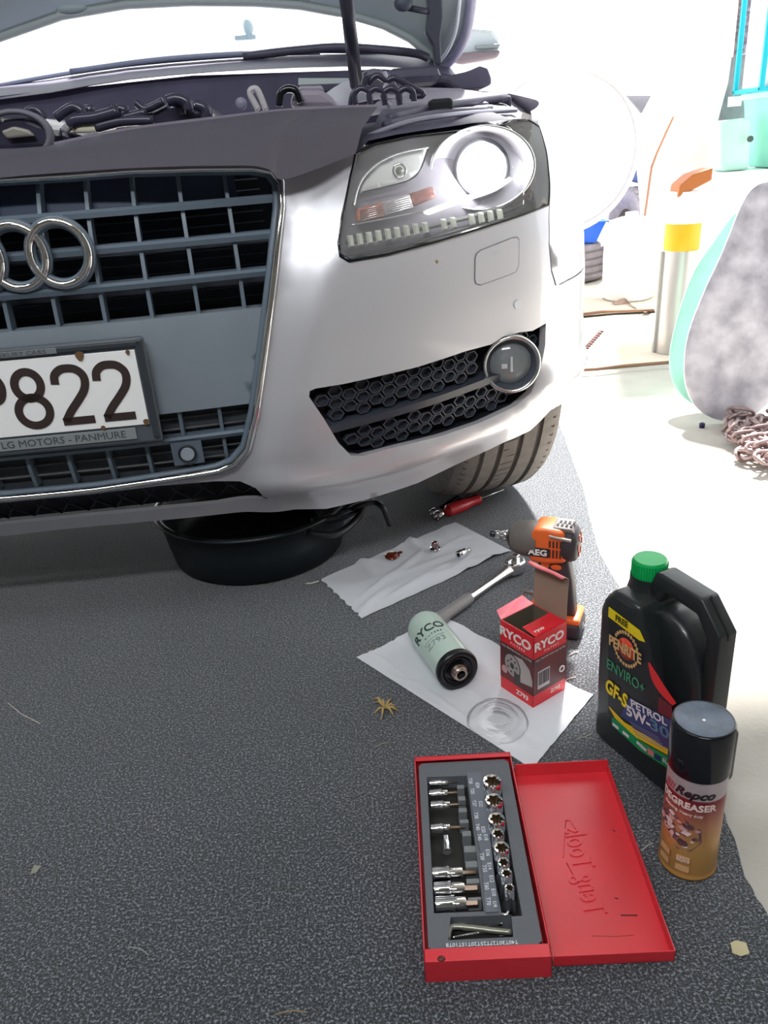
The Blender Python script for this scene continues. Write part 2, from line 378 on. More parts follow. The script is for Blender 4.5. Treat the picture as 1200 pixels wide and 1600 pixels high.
# grille back
gz0 = GRuv[0][1]; gz1 = top[-1][1]
hw = lambda z: float(np.interp(z, [q[1] for q in sorted(half[1:-1], key=lambda q: q[1]) if q[0] > .2], [q[0] for q in sorted(half[1:-1], key=lambda q: q[1]) if q[0] > .2]))
cond = mat('radiator_core', L(30, 34, 44), .6, .3)
obj('radiator', B().grid(lambda a, c: Sf(-.44+.88*a, gz0-.03+(gz1-gz0+.02)*c, -.085), 12, 8), cond, car)
b = B()
for k in range(30):
    z = gz0+.01+(gz1-gz0-.02)*k/29; b.tube([Sf(-.40+.2*i, z, -.08) for i in range(5)], .0012, 4)
obj('radiator_fins', b, mat('radiator_fin', L(70, 76, 88), .5, .5), car)['kind'] = 'stuff'
O1 = -.018
def slat(py_px, h=.011, deep=.03, offc=O1, nm='slat', m=GRIL, x=None):
    u, z = inv(*py_px, offc); w_ = hw(z)-.006 if x is None else x
    b = B()
    ring = []
    pr = [(-deep, h*.45), (.004, h*.5), (.008, .15*h), (.004, -h*.5), (-deep, -h*.5)]
    n = 18; vs = []
    for i in range(n+1):
        uu = -w_+2*w_*i/n
        for (o, dz) in pr: vs.append(Sf(uu, z+dz, offc+o))
    fs = [(i*5+j, i*5+(j+1) % 5, (i+1)*5+(j+1) % 5, (i+1)*5+j) for i in range(n) for j in range(5)]+[(0, 1, 2, 3, 4), tuple(n*5+j for j in (4, 3, 2, 1, 0))]
    b.add(vs, fs, None, False); obj(nm, b, m, car); return z
zs = [slat((390, 313)), slat((390, 369)), slat((390, 427))]
u4, z4 = inv(395, 481, O1); zb4, = (inv(385, 630, O1)[1],)
finu = [inv(x, y, O1)[0] for x, y in ((353, 292), (280, 296), (207, 300), (134, 306))]
du = (finu[0]-finu[3])/3
allu = [finu[0]-du*k for k in range(0, 14) if finu[0]-du*k > -.40]
rows = [(zs[0]+.005, gz1-.004), (zs[1]+.005, zs[0]-.005), (zs[2]+.005, zs[1]-.005), (z4, zs[2]-.005)]
def fin(u, z0, z1, o=-.020, w_=.0028, deep=.022):
    b = B(); vs = []
    for i in range(5):
        z = z0+(z1-z0)*i/4
        vs += [Sf(u-w_, z, o-deep), Sf(u-w_, z, o), Sf(u+w_, z, o), Sf(u+w_, z, o-deep)]
    fs = [(i*4+j, i*4+(j+1) % 4, i*4+4+(j+1) % 4, i*4+4+j) for i in range(4) for j in range(4)]+[(0, 1, 2, 3), (19, 18, 17, 16)]
    b.add(vs, fs, None, False); obj('fin', b, GRIL, car)
for ri, (a, c) in enumerate(rows):
    for u in allu:
        fin(u, a, c)
obj('upper_grille_panel', B().grid(lambda a, c: Sf(-.36+.72*a, zs[0]+(gz1-zs[0])*c, -.05), 12, 3), mat('grille_blanking', L(58, 70, 92), .5), car)
# plate mounting panel
pan = [(-.375, zb4), (.375*1.0, zb4), (hw(z4)-.008, z4), (-(hw(z4)-.008), z4)]
pan[1] = (hw(zb4)-.012, zb4+.0); pan[0] = (-pan[1][0], zb4)
obj('plate_panel', patch(B(), pan, off=-.014, lip=.03), mat('plate_panel_grey', L(140, 150, 160), .38, .2, var=.05, vs=8), car, recalc=False)
# lower grille
zl1, zl2 = inv(370, 673, O1)[1], inv(300, 735, O1)[1]
slat((370, 675), .010, .02)
obj('lower_grille_back', B().grid(lambda a, c: Sf(-.35+.70*a, zl2-.01+(zb4-zl2+.01)*c, -.04), 12, 3), mat('lower_grille_grey', L(66, 70, 76), .7), car)  # dark grey backing behind the lower fins
for u in [finu[0]-du*k*.9 for k in range(0, 13)]:
    if abs(u) < hw(zb4)-.03: fin(u, zl2, zb4, -.02)
b = B()
for k in range(5): b.tube([Sf(-.33+.66*i/10, zl2+.015+(zb4-zl2-.03)*k/4, -.034) for i in range(11)], .002, 5)
obj('lower_grille_bars', b, mat('dusty_bars', L(92, 92, 92), .6), car)
uo, zo = inv(293, 709, -.005)
bs = B().grid(lambda a, c: Sf(uo-.024+.048*a, zo-.020+.040*c, -.008), 3, 3)
pso = obj('parking_sensor_bracket', bs, GRIL, car)
c = Sf(uo, zo, -.006); nrm = (Sf(uo, zo, .01)-Sf(uo, zo, 0)).normalized()
obj('parking_sensor', B().cyl(c-nrm*.004, c+nrm*.004, .0105), mat('sensor_grey', L(150, 158, 168), .4), pso)
obj('sensor_ring', B().torus(.0125, .002, 24, 8, Matrix.Translation(c+nrm*.001) @ nrm.to_track_quat('Z', 'Y').to_matrix().to_4x4()), BLACKP, pso)
# lower intake
zi0, zi1 = ib[0][1], it[-1][1]
obj('lower_intake_back', B().grid(lambda a, c: Sf(-.37+.74*a, zi0-.014+(zi1-zi0+.024)*c, -.05), 12, 3), VOID, car)
b = B()
for k in range(15):
    u = -.33+.045*k; z0, z1 = zi0-.002, zi1+.002
    b.tube([Sf(u, z0, -.03), Sf(u+.022, (z0+z1)/2, -.022), Sf(u, z1, -.03)], .0022, 6); b.tube([Sf(u+.045, z0, -.03), Sf(u+.022, (z0+z1)/2, -.022), Sf(u+.045, z1, -.03)], .0022, 6)
obj('lower_intake_mesh', b, BLACKP, car)
# four rings
ring_off = .0015; u_r, z_r = inv(94, 396, ring_off)
SP, RR = .0600, .0398
zc = z_r
rings = B(); uc0 = u_r
RM = []
for k in range(4):
    uu = uc0-SP*k; ce_ = Sf(uu, zc, ring_off); n_ = (Sf(uu, zc, .02)-Sf(uu, zc, 0)).normalized()
    tx = (Sf(uu+.01, zc, 0)-Sf(uu-.01, zc, 0)).normalized(); up_ = n_.cross(tx)*-1
    if up_.z < 0: up_ = -up_
    M = frame(ce_+n_*(.004 if k % 2 else .0055), tx, up_, tx.cross(up_))
    o = obj('emblem_ring', B().torus(RR, .0052, 48, 12, M, (1, 1.06, .8)), CHROME, car, label='interlinked chrome emblem ring')
    obj('emblem_ring_base', B().torus(RR, .0085, 48, 8, Matrix.Translation(-n_*.006) @ M, (1, 1.06, .5)), GRIL, car)
# ---------------------------------------------------------------- number plate
off_p = .004
pc = inv(235, 660, off_p); pt = inv(214, 544, off_p)
# plate plane: flat, facing forward; right end and heights measured
e1 = Sf(pc[0], pc[1], off_p); e2 = Sf(pt[0], pt[1], off_p)
xr = max(e1.x, e2.x)
tx = Vector((CY, SY, 0)); upv = (e2-e1); upv = (upv-tx*upv.dot(tx)).normalized(); nv = tx.cross(upv)*-1
nv = nv if nv.y < 0 else -nv
PM = frame(e1+nv*.006, tx, upv, nv)   # x right, y up, z towards viewer ; origin lower right of the white plate
hpl = (e2-e1).dot(upv); wpl = hpl*2.88
Pp = lambda x, y, z: PM @ Vector((x, y, z))
def pbox(x0, y0, x1, y1, z0, z1, bev=.002):
    return B(PM).box(((x0+x1)/2, (y0+y1)/2, (z0+z1)/2), (x1-x0, y1-y0, z1-z0), bev)
plate = obj('number_plate', pbox(-wpl, 0, 0, hpl, 0, .0022, .0008), mat('reflective_plate', L(250, 250, 250), .35, emit=0), car)
hold = obj('plate_surround', pbox(-wpl-.012, -.030, .014, hpl+.017, -.012, -.0006, .004), mat('surround_grey', L(84, 90, 98), .45), car)
obj('surround_rim', B(PM).box((.0075, hpl/2-.004, .001), (.010, hpl+.036, .006), .002).box((-wpl/2, hpl+.0085, .001), (wpl+.02, .009, .006), .002), mat('surround_dark', L(54, 60, 66), .45), hold)
obj('dealer_strip', pbox(-wpl-.0, -.0215, -.022, -.0035, 0, .0022, .0008), mat('dealer_silver', L(136, 142, 144), .5), hold)
obj('dealer_strip_top', pbox(-wpl, hpl+.0045, -.108, hpl+.013, .003, .005, .0008), mat('dealer_silver_top', L(120, 126, 132), .5), hold)
obj('dealer_lettering', B().text('TLG MOTORS - PANMURE', .0152, lambda x, y, z: Pp(x-.037, y-.0125, .0023+z), align='RIGHT', sx=1.1), mat('dealer_ink', L(70, 76, 80), .5), hold)
obj('dealer_lettering_top', B().text('LUXURY CARS', .009, lambda x, y, z: Pp(x-.122, y+hpl+.0088, .0051+z), align='RIGHT', sx=1.3), mat('dealer_ink2', L(80, 86, 92), .5), hold)
plink = mat('plate_ink', L(58, 46, 44), .5)
def digit(paths, x0, w_):
    b = B()
    for pth in paths:
        sp = smooth_path(pth, 6) if len(pth) > 3 else [np.array(q) for q in pth]
        V_ = [(x0+q[0]*w_, hpl*.14+q[1]*hpl*.70) for q in sp]
        n = len(V_); vs = []; t = hpl*.052
        for i in range(n):
            a = V_[max(0, i-1)]; c_ = V_[min(n-1, i+1)]; dx, dy = c_[0]-a[0], c_[1]-a[1]; l = math.hypot(dx, dy); nx, ny = -dy/l*t, dx/l*t
            for zz in (.0022, .0032): vs += [Pp(V_[i][0]+nx, V_[i][1]+ny, zz), Pp(V_[i][0]-nx, V_[i][1]-ny, zz)]
        fs = []
        for i in range(n-1):
            k = i*4; fs += [(k+2, k+3, k+7, k+6), (k, k+2, k+6, k+4), (k+1, k+5, k+7, k+3)]
        fs += [(0, 1, 3, 2), (n*4-4, n*4-2, n*4-1, n*4-3)]
        b.add(vs, fs, None, False)
    return b
two = [[(.06, .72), (.10, .88), (.28, .98), (.5, 1.0), (.74, .97), (.92, .86), (.95, .72), (.86, .56), (.62, .38), (.34, .19), (.12, .0)], [(.04, 0.0), (1.0, 0.0)]]
def ell(cx, cy, rx, ry, a0=0, a1=360, n=18): return [(cx+rx*math.cos(math.radians(a0+(a1-a0)*i/n)), cy+ry*math.sin(math.radians(a0+(a1-a0)*i/n))) for i in range(n+1)]
eight = [ell(.5, .75, .38, .25, -90, 290), ell(.5, .25, .46, .27, 90, 470)]
pee = [[(.08, 0), (.08, 1.0)], [(.08, .98), (.55, .98), (.86, .92), (.97, .74), (.86, .54), (.55, .48), (.08, .48)]]
dw = hpl*.425; pitch = hpl*.53
for k, (nm, d_) in enumerate((('two', two), ('two', two), ('eight', eight), ('p', pee))):
    obj('plate_character', digit(d_, -.017-dw-pitch*k, dw), plink, plate)
for q, r in (((-.078, hpl-.002), .006), ((-.010, hpl-.003), .003), ((-.004, .004), .004), ((-.068, .001), .003)):
    obj('plate_clip', B(PM).slab([(q[0]+r*math.cos(a)*(1+.2*math.sin(3*a)), q[1]+r*1.2*math.sin(a)) for a in [i*math.pi/5 for i in range(10)]], .0022, .004), mat('rusty_clip', L(110, 82, 54), .8), plate)
# ---------------------------------------------------------------- fog recess
obj('fog_recess', patch(B(), [(u, z) for u, z in fog], off=-.038, lip=0), BLACKP, car)
b = B(); lo = dens(fog, .01); n = len(lo)
b.add([Sf(u, z, -.0135) for u, z in lo]+[Sf(u, z, -.038) for u, z in lo], [(i, (i+1) % n, n+(i+1) % n, n+i) for i in range(n)])
obj('fog_recess_wall', b, BLACKP, car)
fr_c = inv(797, 569, .0)
hexm = mat('honeycomb_black', L(62, 66, 76), .4)
Lf, Rf = inv(492, 672, -.02), inv(770, 590, -.02)
barp = [inv(500, 672, -.02), inv(600, 646, -.02), inv(690, 618, -.02), inv(760, 592, -.02)]
def bar_z(u): return float(np.interp(u, [q[0] for q in barp], [q[1] for q in barp]))
HS = .0150; hb = B(); cells = 0
def shrink_in(q, m): return inpoly(q, fog) and all((q[0]-a[0])**2+(q[1]-a[1])**2 > m*m for a in lo)
u0_, u1_ = min(q[0] for q in fog), max(q[0] for q in fog); z0_, z1_ = min(q[1] for q in fog), max(q[1] for q in fog)
slope = (barp[-1][1]-barp[0][1])/(barp[-1][0]-barp[0][0])
for i in range(-2, 40):
    for j in range(-14, 16):
        u = u0_+i*HS*1.5; dz = (j+(.5 if i % 2 else 0))*HS*1.3; z = bar_z(u)+dz
        if abs(dz) < .014: continue
        if not shrink_in((u, z), .009): continue
        if (u-fr_c[0])**2+(z-fr_c[1])**2 < .052**2: continue
        V_ = []
        for (s, o) in ((1.0, -.030), (.86, -.017), (.70, -.017), (.60, -.026)):
            V_ += [Sf(u+HS*s*math.cos(math.pi/3*k), z+HS*.80*s*math.sin(math.pi/3*k)+slope*HS*s*math.cos(math.pi/3*k)*.6, o) for k in range(6)]
        fs = [(r*6+k, r*6+(k+1) % 6, (r+1)*6+(k+1) % 6, (r+1)*6+k) for r in range(3) for k in range(6)]+[(18, 19, 20, 21, 22, 23)]
        hb.add(V_, fs, None, False)
obj('honeycomb_insert', hb, hexm, car)['kind'] = 'stuff'
b = B()
us = [barp[0][0]-.01+(barp[-1][0]-barp[0][0]+.03)*i/16 for i in range(17)]; vs = []
for u in us: vs += [Sf(u, bar_z(u)-.011, -.036), Sf(u, bar_z(u)-.007, -.010), Sf(u, bar_z(u)+.006, -.008), Sf(u, bar_z(u)+.011, -.036)]
b.add(vs, [(i*4+j, i*4+j+1, i*4+5+j, i*4+4+j) for i in range(16) for j in range(3)], None, False)
obj('fog_grille_bar', b, mat('satin_black_bar', L(58, 62, 72), .35), car)
fc = Sf(*fr_c, .004); fn_ = (Vector((-.02, -1, .02))).normalized()
pr_ = proj(fc); FM = Matrix.Translation(fc) @ fn_.to_track_quat('Z', 'Y').to_matrix().to_4x4()
fr = .0495
fogl = obj('fog_lamp', B().lathe([(fr*.98, -.03), (fr, 0), (fr*.97, .004), (fr*.90, .005), (fr*.86, .001), (fr*.80, -.012)], 48, FM), CHROMED, car)
obj('fog_lamp_collar', B().lathe([(fr*.86, .0), (fr*.80, -.006), (fr*.72, -.012), (fr*.70, -.022)], 48, FM), mat('fog_collar', L(74, 78, 88), .3), fogl)
obj('fog_reflector', B().lathe([(fr*.72, -.014), (fr*.55, -.024), (fr*.3, -.03), (.0001, -.031)], 32, FM), CHROMED, fogl)
obj('fog_lens', B().lathe([(fr*.71, -.012), (fr*.55, -.006), (fr*.3, -.003), (.0001, -.002)], 32, FM), mat('fog_lens_glass', L(150, 156, 160), .15, 0, trans=.35, coat=.5), fogl)
obj('fog_bulb_shield', B().box((0, 0, -.0015), (.004, .026, .003), .001, FM).box((-.012, -.003, -.003), (.010, .008, .003), .001, FM), mat('fog_shield_white', L(228, 232, 236), .2, .5), fogl)
# washer cover and parking sensor in the bumper skin
wc = uvs([(741.5, 404), (744, 396), (750, 391), (800, 371), (808, 370), (811, 374), (810.5, 415), (806, 425), (798, 429), (750, 446), (743, 444), (741, 438)])
wcc = (sum(q[0] for q in wc)/len(wc), sum(q[1] for q in wc)/len(wc))
obj('washer_cover_gap', patch(B(), wc, off=.0006, lip=0), mat('gap_shadow', L(88, 90, 98), .6), car)
obj('washer_cover', patch(B(), [(wcc[0]+(q[0]-wcc[0])*.97, wcc[1]+(q[1]-wcc[1])*.965) for q in wc], off=.0010, lip=.0006), SILVER, car, recalc=False)
us_, zs_ = inv(808.5, 476, 0); c = Sf(us_, zs_, 0); nn = (Sf(us_, zs_, .01)-c).normalized()
obj('bumper_sensor', B().cyl(c-nn*.002, c+nn*.0015, .0072), mat('sensor_silver', L(205, 208, 215), .35, .3), car)
us_, zs_ = inv(682, 409, 0); c = Sf(us_, zs_, 0); obj('paint_chip', B().sphere(c, .003, 8, (1, .3, 1)), mat('chip_brown', L(150, 125, 80), .7), car)
# ---------------------------------------------------------------- headlight
hc = (sum(q[0] for q in HLuv)/len(HLuv), sum(q[1] for q in HLuv)/len(HLuv))
hl = obj('headlight', B(), BLACKG, car) if False else None
b = B(); lo = dens(HLuv, .01); n = len(lo)
ins = [(hc[0]+(u-hc[0])*.985, hc[1]+(z-hc[1])*.955) for u, z in lo]
b.add([Sf(u, z, .0015) for u, z in lo]+[Sf(u, z, .002) for u, z in ins]+[Sf(u, z, -.05) for u, z in ins]+[Sf(u, z, -.02) for u, z in lo], [(i, (i+1) % n, n+(i+1) % n, n+i) for i in range(n)]+[(n+i, n+(i+1) % n, 2*n+(i+1) % n, 2*n+i) for i in range(n)]+[(3*n+i, 3*n+(i+1) % n, (i+1) % n, i) for i in range(n)])
hl = obj('headlight', b, BLACKG, car)
HI = -.040
obj('headlight_bowl', patch(B(), [(hc[0]+(u-hc[0])*.99, hc[1]+(z-hc[1])*.965) for u, z in HLuv], off=HI-.012, lip=0), mat('headlight_inner_grey', L(150, 146, 156), .5), hl)
def ribbon(pxs, wdt, off, m, nm, parent=hl, th=.004, smooth=5, flat=.5):
    q = smooth_path(pxs, smooth); pth = []
    for x, y in q:
        u, z = inv(x, y, off); pth.append(Sf(u, z, off))
    return obj(nm, B().tube(pth, wdt, 8, flat=flat), m, parent)
REFL = mat('reflector_chrome', (.92, .93, .94), .18, .85)
def pod(pxs, off, m, nm):
    uv = uvs(pxs, off); return obj(nm, patch(B(), uv, off=off, lip=.01, step=.01), m, hl)
pod1 = [(563, 302), (567, 288), (580, 268), (598, 252), (622, 241), (648, 236), (668, 232), (662, 254), (652, 270), (636, 282), (600, 292)]
pod(pod1, HI+.004, mat('highbeam_reflector', L(236, 238, 236), .35), 'high_beam_reflector')
ribbon([(552, 322), (556, 300), (566, 278), (585, 258), (612, 243), (640, 235), (669, 230)], .0030, HI+.014, REFL, 'pod_trim')
ribbon([(566, 300), (610, 290), (640, 281), (656, 266), (669, 231)], .0020, HI+.012, BLACKG, 'pod_trim_lower')
for (x, y, r, m, nm) in ((624, 267, .0095, mat('bulb_glass', L(150, 158, 140), .2, .4), 'high_beam_bulb'),):
    u, z = inv(x, y, HI+.015); c = Sf(u, z, HI+.015); MM = Matrix.Translation(c) @ Vector((0, -1, .1)).to_track_quat('Z', 'Y').to_matrix().to_4x4()
    hb_ = obj(nm, B().lathe([(r*.62, 0), (r*.5, .004), (.0001, .006)], 20, MM), m, hl)
    obj('bulb_ring', B().torus(r, .0018, 28, 8, MM), CHROME, hl)
# projector pod
u, z = inv(752, 264, HI+.01); pcen = Sf(u, z, HI+.01); pn = Vector((-.02, -1, .04)).normalized()
PJ = Matrix.Translation(pcen) @ pn.to_track_quat('Z', 'Y').to_matrix().to_4x4(); ESC = Matrix.Diagonal((1.08, .80, 1, 1))
obj('projector_bowl', B().lathe([(.078, .012), (.074, .004), (.066, -.004), (.050, -.010), (.040, -.012)], 48, PJ @ ESC), mat('projector_bowl_grey', L(190, 186, 194), .35, .2), hl)
obj('projector_trim', B().torus(.076, .0026, 64, 8, Matrix.Translation(pn*.012) @ PJ @ ESC), REFL, hl)
obj('projector_ring', B().torus(.041, .005, 48, 8, PJ), mat('projector_ring_dark', L(92, 92, 100), .3, .5), hl)
obj('projector_lens', B().sphere((0, 0, 0), .040, 28, (1, 1, .42), 0, PJ @ Matrix.Translation((0, 0, -.006))), mat('lit_projector_lens', (.90, 1, 1), .1, emit=.95), hl)
ribbon([(668, 332), (700, 320), (735, 308), (768, 296), (792, 280)], .013, HI+.02, mat('headlight_streak_white', (.95, .97, 1), .15, .2, emit=1.2), 'headlight_streak', flat=.3)  # bright streak across the headlight, glowing by emission
ribbon([(546, 352), (600, 342), (660, 330), (700, 316)], .0030, HI+.016, REFL, 'indicator_trim')
# indicator
for pxs, m, nm in (([(558, 345), (561, 327), (597, 317), (601, 338)], mat('amber_lens', L(220, 128, 90), .25), 'indicator_lens'),
                   ([(602, 337), (598, 317), (640, 304), (646, 324)], mat('clear_ribbed_lens', L(226, 218, 220), .25, .2), 'ribbed_lens'),
                   ([(647, 323), (641, 304), (676, 292), (682, 308)], mat('amber_lens_dark', L(186, 132, 122), .25, .2), 'indicator_lens')):
    pod(pxs, HI+.016, m, nm)
b = B()
for k in range(6):
    a = inv(562, 330+k*3.2-1, HI+.019); c_ = inv(640, 308+k*3.4-1, HI+.019); b.tube([Sf(*a, HI+.019), Sf((a[0]+c_[0])/2, (a[1]+c_[1])/2, HI+.019), Sf(*c_, HI+.019)], .0007, 5)
obj('lens_ribs', b, REFL, hl)
# daytime strip
ribbon([(541, 379), (600, 370), (660, 357), (730, 340), (800, 318)], .009, HI+.012, mat('drl_channel', L(120, 122, 118), .3, .3), 'running_light_channel', flat=.4)
for k in range(17):
    t = k/16; x = 548+t*232; y = 383-t*42-9*t*(1-t)*0-6
    if k in (9, 12): continue
    uu, zz = inv(x, y, HI+.02)
    bb = B(); w1 = .0048
    A = [Sf(uu-w1, zz-.0085, HI+.02), Sf(uu+w1, zz-.0085, HI+.02), Sf(uu+w1, zz+.0085, HI+.02), Sf(uu-w1, zz+.0085, HI+.02)]
    A2 = [Sf(uu-w1*.6, zz-.006, HI+.026), Sf(uu+w1*.6, zz-.006, HI+.026), Sf(uu+w1*.6, zz+.006, HI+.026), Sf(uu-w1*.6, zz+.006, HI+.026)]
    bb.add(A+A2, [(0, 1, 2, 3), (4, 5, 6, 7), (0, 1, 5, 4), (1, 2, 6, 5), (2, 3, 7, 6), (3, 0, 4, 7)], None, False)
    obj('running_light_cell', bb, mat('drl_cell', L(240, 244, 226), .3), hl)
ribbon([(800, 322), (826, 300), (838, 262), (832, 215)], .004, HI+.012, mat('amber_side', L(150, 112, 112), .3), 'side_reflector')
lp_ = bpy.data.lights.new('headlight_fill', 'POINT'); lp_.energy = .55; lp_.shadow_soft_size = .015; lo_ = bpy.data.objects.new('headlight_fill', lp_); COL.objects.link(lo_); lo_.location = pcen+pn*.022  # added point light that brightens the headlight internals
gl = mat('headlight_glass', (1, 1, 1), .04, trans=1.0, ior=1.12, spec=.6)
gm = bpy.data.materials.new('headlight_cover_glass'); gm.use_nodes = True; nt = gm.node_tree; nt.nodes.clear()
o_ = nt.nodes.new('ShaderNodeOutputMaterial'); tr_ = nt.nodes.new('ShaderNodeBsdfTransparent'); gs_ = nt.nodes.new('ShaderNodeBsdfGlossy'); gs_.inputs['Roughness'].default_value = .06
df_ = nt.nodes.new('ShaderNodeBsdfDiffuse'); df_.inputs[0].default_value = (.84, .84, .86, 1)  # diffuse share puts a pale haze into the cover
fr_ = nt.nodes.new('ShaderNodeFresnel'); fr_.inputs[0].default_value = 1.5; m1 = nt.nodes.new('ShaderNodeMixShader'); m2 = nt.nodes.new('ShaderNodeMixShader'); m2.inputs[0].default_value = .13
nt.links.new(fr_.outputs[0], m1.inputs[0]); nt.links.new(tr_.outputs[0], m1.inputs[1]); nt.links.new(gs_.outputs[0], m1.inputs[2])
nt.links.new(m1.outputs[0], m2.inputs[1]); nt.links.new(df_.outputs[0], m2.inputs[2]); nt.links.new(m2.outputs[0], o_.inputs[0])
obj('headlight_cover', patch(B(), [(hc[0]+(u-hc[0])*.985, hc[1]+(z-hc[1])*.955) for u, z in HLuv], off=.001, lip=0), gm, hl, recalc=False)
# black trim along the top of the headlight
tp = [(556, 236), (575, 215), (620, 205), (680, 196), (740, 187), (800, 182)]
vs = []; 
for i, (x, y) in enumerate(tp):
    u, z = inv(x, y+5, 0); vs += [Sf(u, z, .001), Sf(u, z+.014, -.03), Sf(u, z+.020, -.12)]
obj('headlight_top_trim', B().add(vs, [(i*3+j, i*3+j+1, i*3+4+j, i*3+3+j) for i in range(len(tp)-1) for j in (0, 1)]), BAY, car)
# ---------------------------------------------------------------- front cover, engine bay, bonnet, windscreen
def yp(x, y, d): return Yp(x, y, d)
def sheet(b, rows, thick=None):   # grid of px,py,depth rows
    R_ = [[Yp(*p) for p in r] for r in rows]; n = len(R_[0]); vs = [p for r in R_ for p in r]
    fs = [(j*n+i, j*n+i+1, (j+1)*n+i+1, (j+1)*n+i) for j in range(len(R_)-1) for i in range(n-1)]
    return b.add(vs, fs)
cov = mat('radiator_cover_black', L(80, 76, 86), .42, bump=.15, bs=400)
def dz(p, d): return tuple(p[:2])+(p[2]+d,)
def solid_sheet(name, rows, m, parent, th=.012, smooth=1, nrm=(0, 1, 0)):
    R_ = [[Yp(*p) for p in r] for r in rows]
    if smooth > 1: R_ = [[Vector(q) for q in smooth_path(r, smooth)] for r in R_]
    n = len(R_[0]); m_ = len(R_); k = n*m_; vs = [p for r in R_ for p in r]; vs += [p+Vector(nrm)*th for p in vs]
    fs = [(j*n+i, j*n+i+1, (j+1)*n+i+1, (j+1)*n+i) for j in range(m_-1) for i in range(n-1)]
    fs += [tuple(k+q for q in f[::-1]) for f in fs]
    ring = [i for i in range(n)]+[j*n+n-1 for j in range(1, m_)]+[(m_-1)*n+i for i in range(n-2, -1, -1)]+[j*n for j in range(m_-2, 0, -1)]
    for a in range(len(ring)): c_ = ring[(a+1) % len(ring)]; fs.append((ring[a], c_, k+c_, k+ring[a]))
    return obj(name, B().add(vs, fs), m, parent, auto=35)
# cover over the radiator: bottom edge just above the grille, leaning back to its top rim
solid_sheet('radiator_cover', [
    [(-420, 322, 1.20), (-100, 292, 1.19), (0, 278, 1.19), (120, 268, 1.19), (240, 261, 1.19), (380, 258, 1.20), (422, 266, 1.205), (440, 281, 1.21), (500, 262, 1.225), (556, 240, 1.25)],
    [(-420, 300, 1.24), (-100, 260, 1.23), (0, 245, 1.23), (120, 232, 1.23), (240, 222, 1.23), (380, 214, 1.24), (424, 214, 1.245), (446, 216, 1.25), (505, 208, 1.26), (566, 200, 1.28)],
    [(-420, 282, 1.30), (-100, 238, 1.29), (20, 232, 1.29), (84, 226, 1.29), (200, 203, 1.29), (350, 184, 1.30), (430, 174, 1.30), (499, 170, 1.31), (545, 168, 1.32), (590, 167, 1.34)]], cov, car, .014, 3)
solid_sheet('cover_rim', [
    [(84, 228, 1.295), (200, 205, 1.295), (350, 186, 1.305), (430, 176, 1.305), (499, 171, 1.315), (590, 168, 1.345)],
    [(84, 222, 1.31), (200, 199, 1.31), (350, 180, 1.32), (430, 171, 1.32), (499, 166, 1.33), (590, 163, 1.36)]], mat('rim_grey', L(120, 112, 126), .35), car, .01, 3)
# side rail over headlight: inner wing ledge
solid_sheet('inner_wing_ledge', [
    [(562, 243, 1.31), (640, 216, 1.34), (710, 206, 1.38), (780, 196, 1.44), (812, 192, 1.50)],
    [(585, 194, 1.36), (650, 182, 1.42), (720, 174, 1.50), (785, 172, 1.56), (815, 180, 1.60)],
    [(596, 172, 1.42), (660, 165, 1.50), (730, 158, 1.60), (790, 162, 1.66), (816, 176, 1.70)]], BAY, car, .01, 3)
for pth, r, m in (([(572, 214, 1.33), (640, 190, 1.36), (720, 178, 1.42), (806, 172, 1.56)], .004, mat('ledge_pale_grey', L(150, 150, 168), .3, .3)),  # first tube is a paler grey than the others
                  ([(600, 196, 1.36), (680, 178, 1.44), (760, 172, 1.52)], .006, BAY), ([(608, 186, 1.40), (700, 165, 1.52), (790, 152, 1.65)], .008, BAY)):
    obj('ledge_seal', B().tube([Yp(*p) for p in smooth_path(pth, 5)], r, 8), m, car)
# bracket box at the fender corner
def pxbox(b, x0, y0, x1, y1, d, depth, bev=.006):
    a = Yp(x0, y1, d); c = Yp(x1, y0, d); b.box(((a.x+c.x)/2, d+depth/2, (a.z+c.z)/2), (abs(c.x-a.x), depth, abs(c.z-a.z)), bev); return b
fb = obj('fender_bracket', pxbox(pxbox(B(), 757, 148, 800, 184, 1.66, .08), 690, 158, 765, 186, 1.58, .06), BAY, car)
obj('bracket_tongue', pxbox(B(), 736, 163, 772, 172, 1.56, .03, .004), mat('bright_bracket', L(225, 222, 230), .4), fb)
obj('lock_block', pxbox(B(), 672, 152, 708, 180, 1.46, .05), VOID, car)
# engine bay floor / firewall / sides
bayd = mat('engine_bay_haze', L(74, 71, 94), .7, var=.15, vs=12)  # bay walls lifted to violet-grey: haze put into the colour
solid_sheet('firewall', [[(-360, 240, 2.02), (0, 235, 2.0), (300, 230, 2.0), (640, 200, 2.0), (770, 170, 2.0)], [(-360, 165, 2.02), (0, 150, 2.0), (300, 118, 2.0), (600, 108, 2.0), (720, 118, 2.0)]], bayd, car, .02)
obj('bay_floor', B().box((-.50, 1.70, .50), (1.5, .62, .02)), bayd, car)
